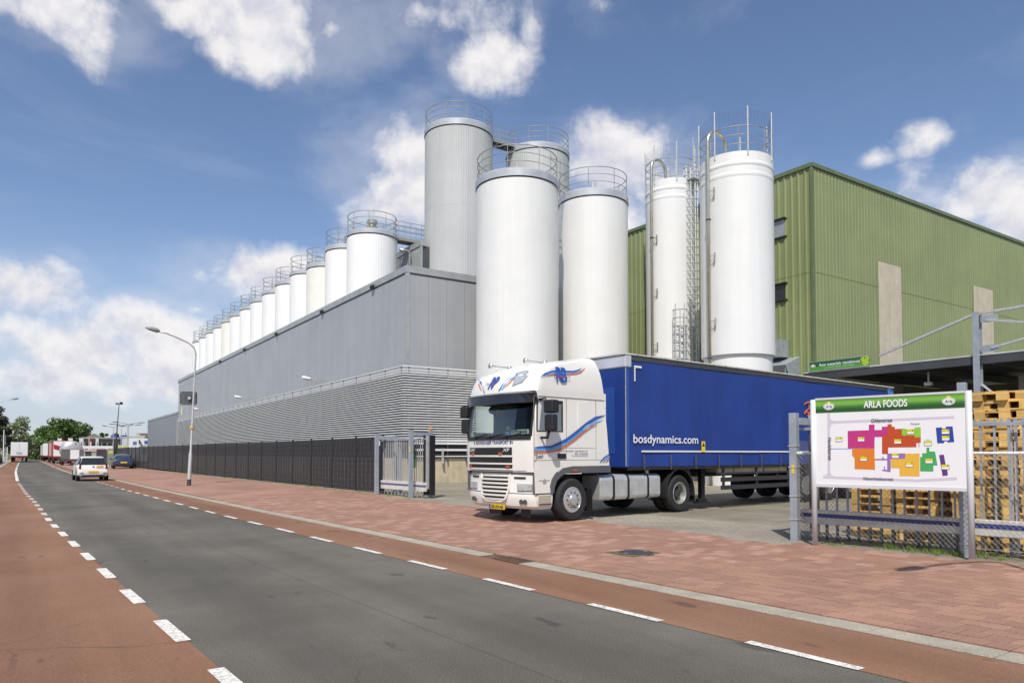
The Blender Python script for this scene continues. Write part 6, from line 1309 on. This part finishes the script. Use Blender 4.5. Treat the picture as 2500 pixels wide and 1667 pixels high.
for k in range(9):
    mb=MB(); y0_=ya+k*2.5+.2; q0=Vector((fxl(ya)+.1,ya,0)).lerp(Vector((at(281,109),109,0)),k/9); q1=Vector((fxl(ya)+.1,ya,0)).lerp(Vector((at(281,109),109,0)),(k+.96)/9); mb.bar((q0.x,q0.y,1.15),(q1.x,q1.y,1.15),.06,2.2); mb.build('fence_panel',FENCED,fe)
# car dealer showroom with gable, and a white premises with a blue panel
Y=185; X0,X1=at(203,Y),at(312,Y); zt_=PY(250,1071,Y).z; t=thing('showroom','low tan showroom with dark windows and a small gable behind the banners','building',(X0,Y,0)); Wd=X1-X0
TAN=mat('tan_wall',(.24,.21,.145),.8,var=.08); mb=MB(); mb.box((0,0,0),(Wd,14,zt_)); mb.build('wall',TAN,t); mb=MB(); mb.box((-.3,-.5,zt_),(Wd+.3,14,zt_+.35)); mb.build('roof',mat('roof_grey',(.30,.30,.31),.6),t)
for k in range(8):
    mb=MB(); mb.box((.4+k*Wd/8,-.05,.3),(.4+(k+.72)*Wd/8,.02,zt_-.9)); mb.build('window',CGLASS,t)
gx_=(at(229,Y)-X0); mb=MB(); mb.prism([(gx_-1.6,zt_+.36),(gx_+1.6,zt_+.36),(gx_,zt_+1.2)],-.3,3,0,Matrix(((1,0,0,0),(0,0,1,0),(0,1,0,0),(0,0,0,1)))); fixn(mb.build('gable',TAN,t))
lx=at(277,Y)-X0; mb=MB(); mb.lathe([(.6,0),(.6,.1)],20,(lx,-.3,zt_+.5),axis='y'); mb.prism([(lx+.4,zt_-.4),(lx+1.3,zt_-.4),(lx+1.3,zt_+.6)],.2,.3,0,Matrix(((1,0,0,0),(0,0,-1,0),(0,1,0,0),(0,0,0,1)))); mb.build('round_logo',flat('violet',(.12,.09,.45)),t); mb=MB(); mb.box((at(293,Y)-X0,-.4,zt_+.5),(at(309,Y)-X0,-.35,zt_+.9)); mb.box((at(305,Y)-X0,-.4,zt_+.9),(at(306.5,Y)-X0,-.35,zt_+1.5)); mb.build('roof_letters',flat('violet2',(.08,.09,.32)),t)
Y=165; X0,X1=at(312,Y),at(408,Y); zt_=PY(360,1069.5,Y).z; t=thing('dealer_building','white dealer building with a blue panel and grey DAF letters beyond the fence','building',(X0,Y,0)); Wd=X1-X0
mb=MB(); mb.box((0,0,0),(Wd,12,zt_)); mb.build('wall',SIGNW,t); za=PY(360,1083,Y).z; zb_=PY(360,1076.5,Y).z
mb=MB(); mb.box((at(352,Y)-X0,-.05,za),(at(373,Y)-X0,-.005,zb_+.1)); mb.build('blue_panel',flat('panelblue',(.03,.11,.38)),t); text('DAF','lettering',flat('letter_grey',(.12,.12,.15)),t,(at(377,Y)-X0,-.01,za+.15),(1,0,0),(0,0,1),at(393,Y)-at(377,Y),.45,bold=.05)
mb=MB(); mb.box((at(324,Y)-X0,-.05,za-.2),(at(333,Y)-X0,-.005,zb_-.1)); mb.build('poster',flat('posterblue',(.10,.2,.42)),t); mb=MB(); mb.box((at(338,Y)-X0,-.6,za),(at(341,Y)-X0,-.2,zb_+.25)); mb.build('wall_unit',BLACK,t)
mb=MB(); mb.box((at(345,Y)-X0,-.06,1.5),(Wd,-.02,za-.25)); mb.build('lower_glazing',mat('far_beige',(.42,.39,.31),.7),t)
Y=420; X0,X1=at(322,Y),at(368,Y); t=thing('far_block','pale beige apartment block above the white dealer building','building',(X0,Y,0)); Wd=X1-X0; zt_=PY(345,1064,Y).z
mb=MB(); mb.box((0,0,0),(Wd,20,zt_)); mb.build('wall',mat('pale_beige',(.50,.47,.41),.8),t); mb=MB(); z9=PY(345,1058,Y).z; mb.box((Wd*.4,0,zt_),(Wd,15,z9)); mb.box((Wd*.38,-.4,z9),(Wd*1.02,15,z9+.4)); mb.build('upper_storey',mat('pale_beige2',(.56,.51,.42),.8),t)
for k in range(7):
    mb=MB(); mb.box((Wd*.42+k*Wd*.08,-.1,zt_+.5),(Wd*.42+k*Wd*.08+Wd*.05,.05,z9-.5)); mb.build('window',DARKST,t)
for k,(px,py,Y,sc) in enumerate(((276,1042.5,150,1),(295,1038.5,142,1),(310.5,1040,150,1.25),(313,1035,140,1.35),(383,1045,160,1),(408,1041.5,140,1))):
    z=PY(px,py,Y).z; t=thing('double_lamp','slim double-armed lamp post over the car dealer, %s from the left'%ORD[k],'street lamp',(at(px,Y),Y,0),0,'double-armed lamps at the car dealer')
    mb=MB(); mb.cyl((0,0,0),(0,0,z),.07,8,.05); mb.build('pole',STEEL,t)
    for s in (-1,1):
        mb=MB(); mb.tube([(0,0,z-.1),(s*.6*sc,0,z+.12*sc),(s*1.2*sc,0,z+.2*sc)],[.035,.03,.025],6); mb.tube([(s*1.0*sc,0,z+.17*sc),(s*1.5*sc,0,z+.22*sc),(s*1.9*sc,0,z+.26*sc)],[.04,.075,.03],6); mb.build('lamp_arm',DARKST,t)
z=PY(284,986,118).z; t=thing('light_mast','tall thin dark light mast with two floodlights left of the warehouse','mast',(at(280,118),118,0)); mb=MB(); mb.tube([(0,0,0),(.2,0,z*.5),(.45,0,z)],[.10,.08,.05],8); mb.build('pole',DARKST,t)
for s in (-1,1):
    mb=MB(); mb.box((.45+s*.25-.2,-.2,z-.05),(.45+s*.25+.2,.15,z+.3 if s>0 else z+.15)); mb.build('floodlight',BLACK,t)
for k,(px,w_) in enumerate(((293,7),(309,5))):
    Y=122; z=PY(px,1086,Y).z; mb=MB(); mb.box((-.26,-.03,1.9),(.26,.03,z)); mb.cyl((0,.05,0),(0,.05,1.4),.04,6); o=mb.build('lime_notice',flat('lime',(.55,.58,.18))); o.location=(at(px,Y),Y,0); tag(o,'lime green notice on a post above the dark fence, %s of two'%['left','right'][k],'sign')
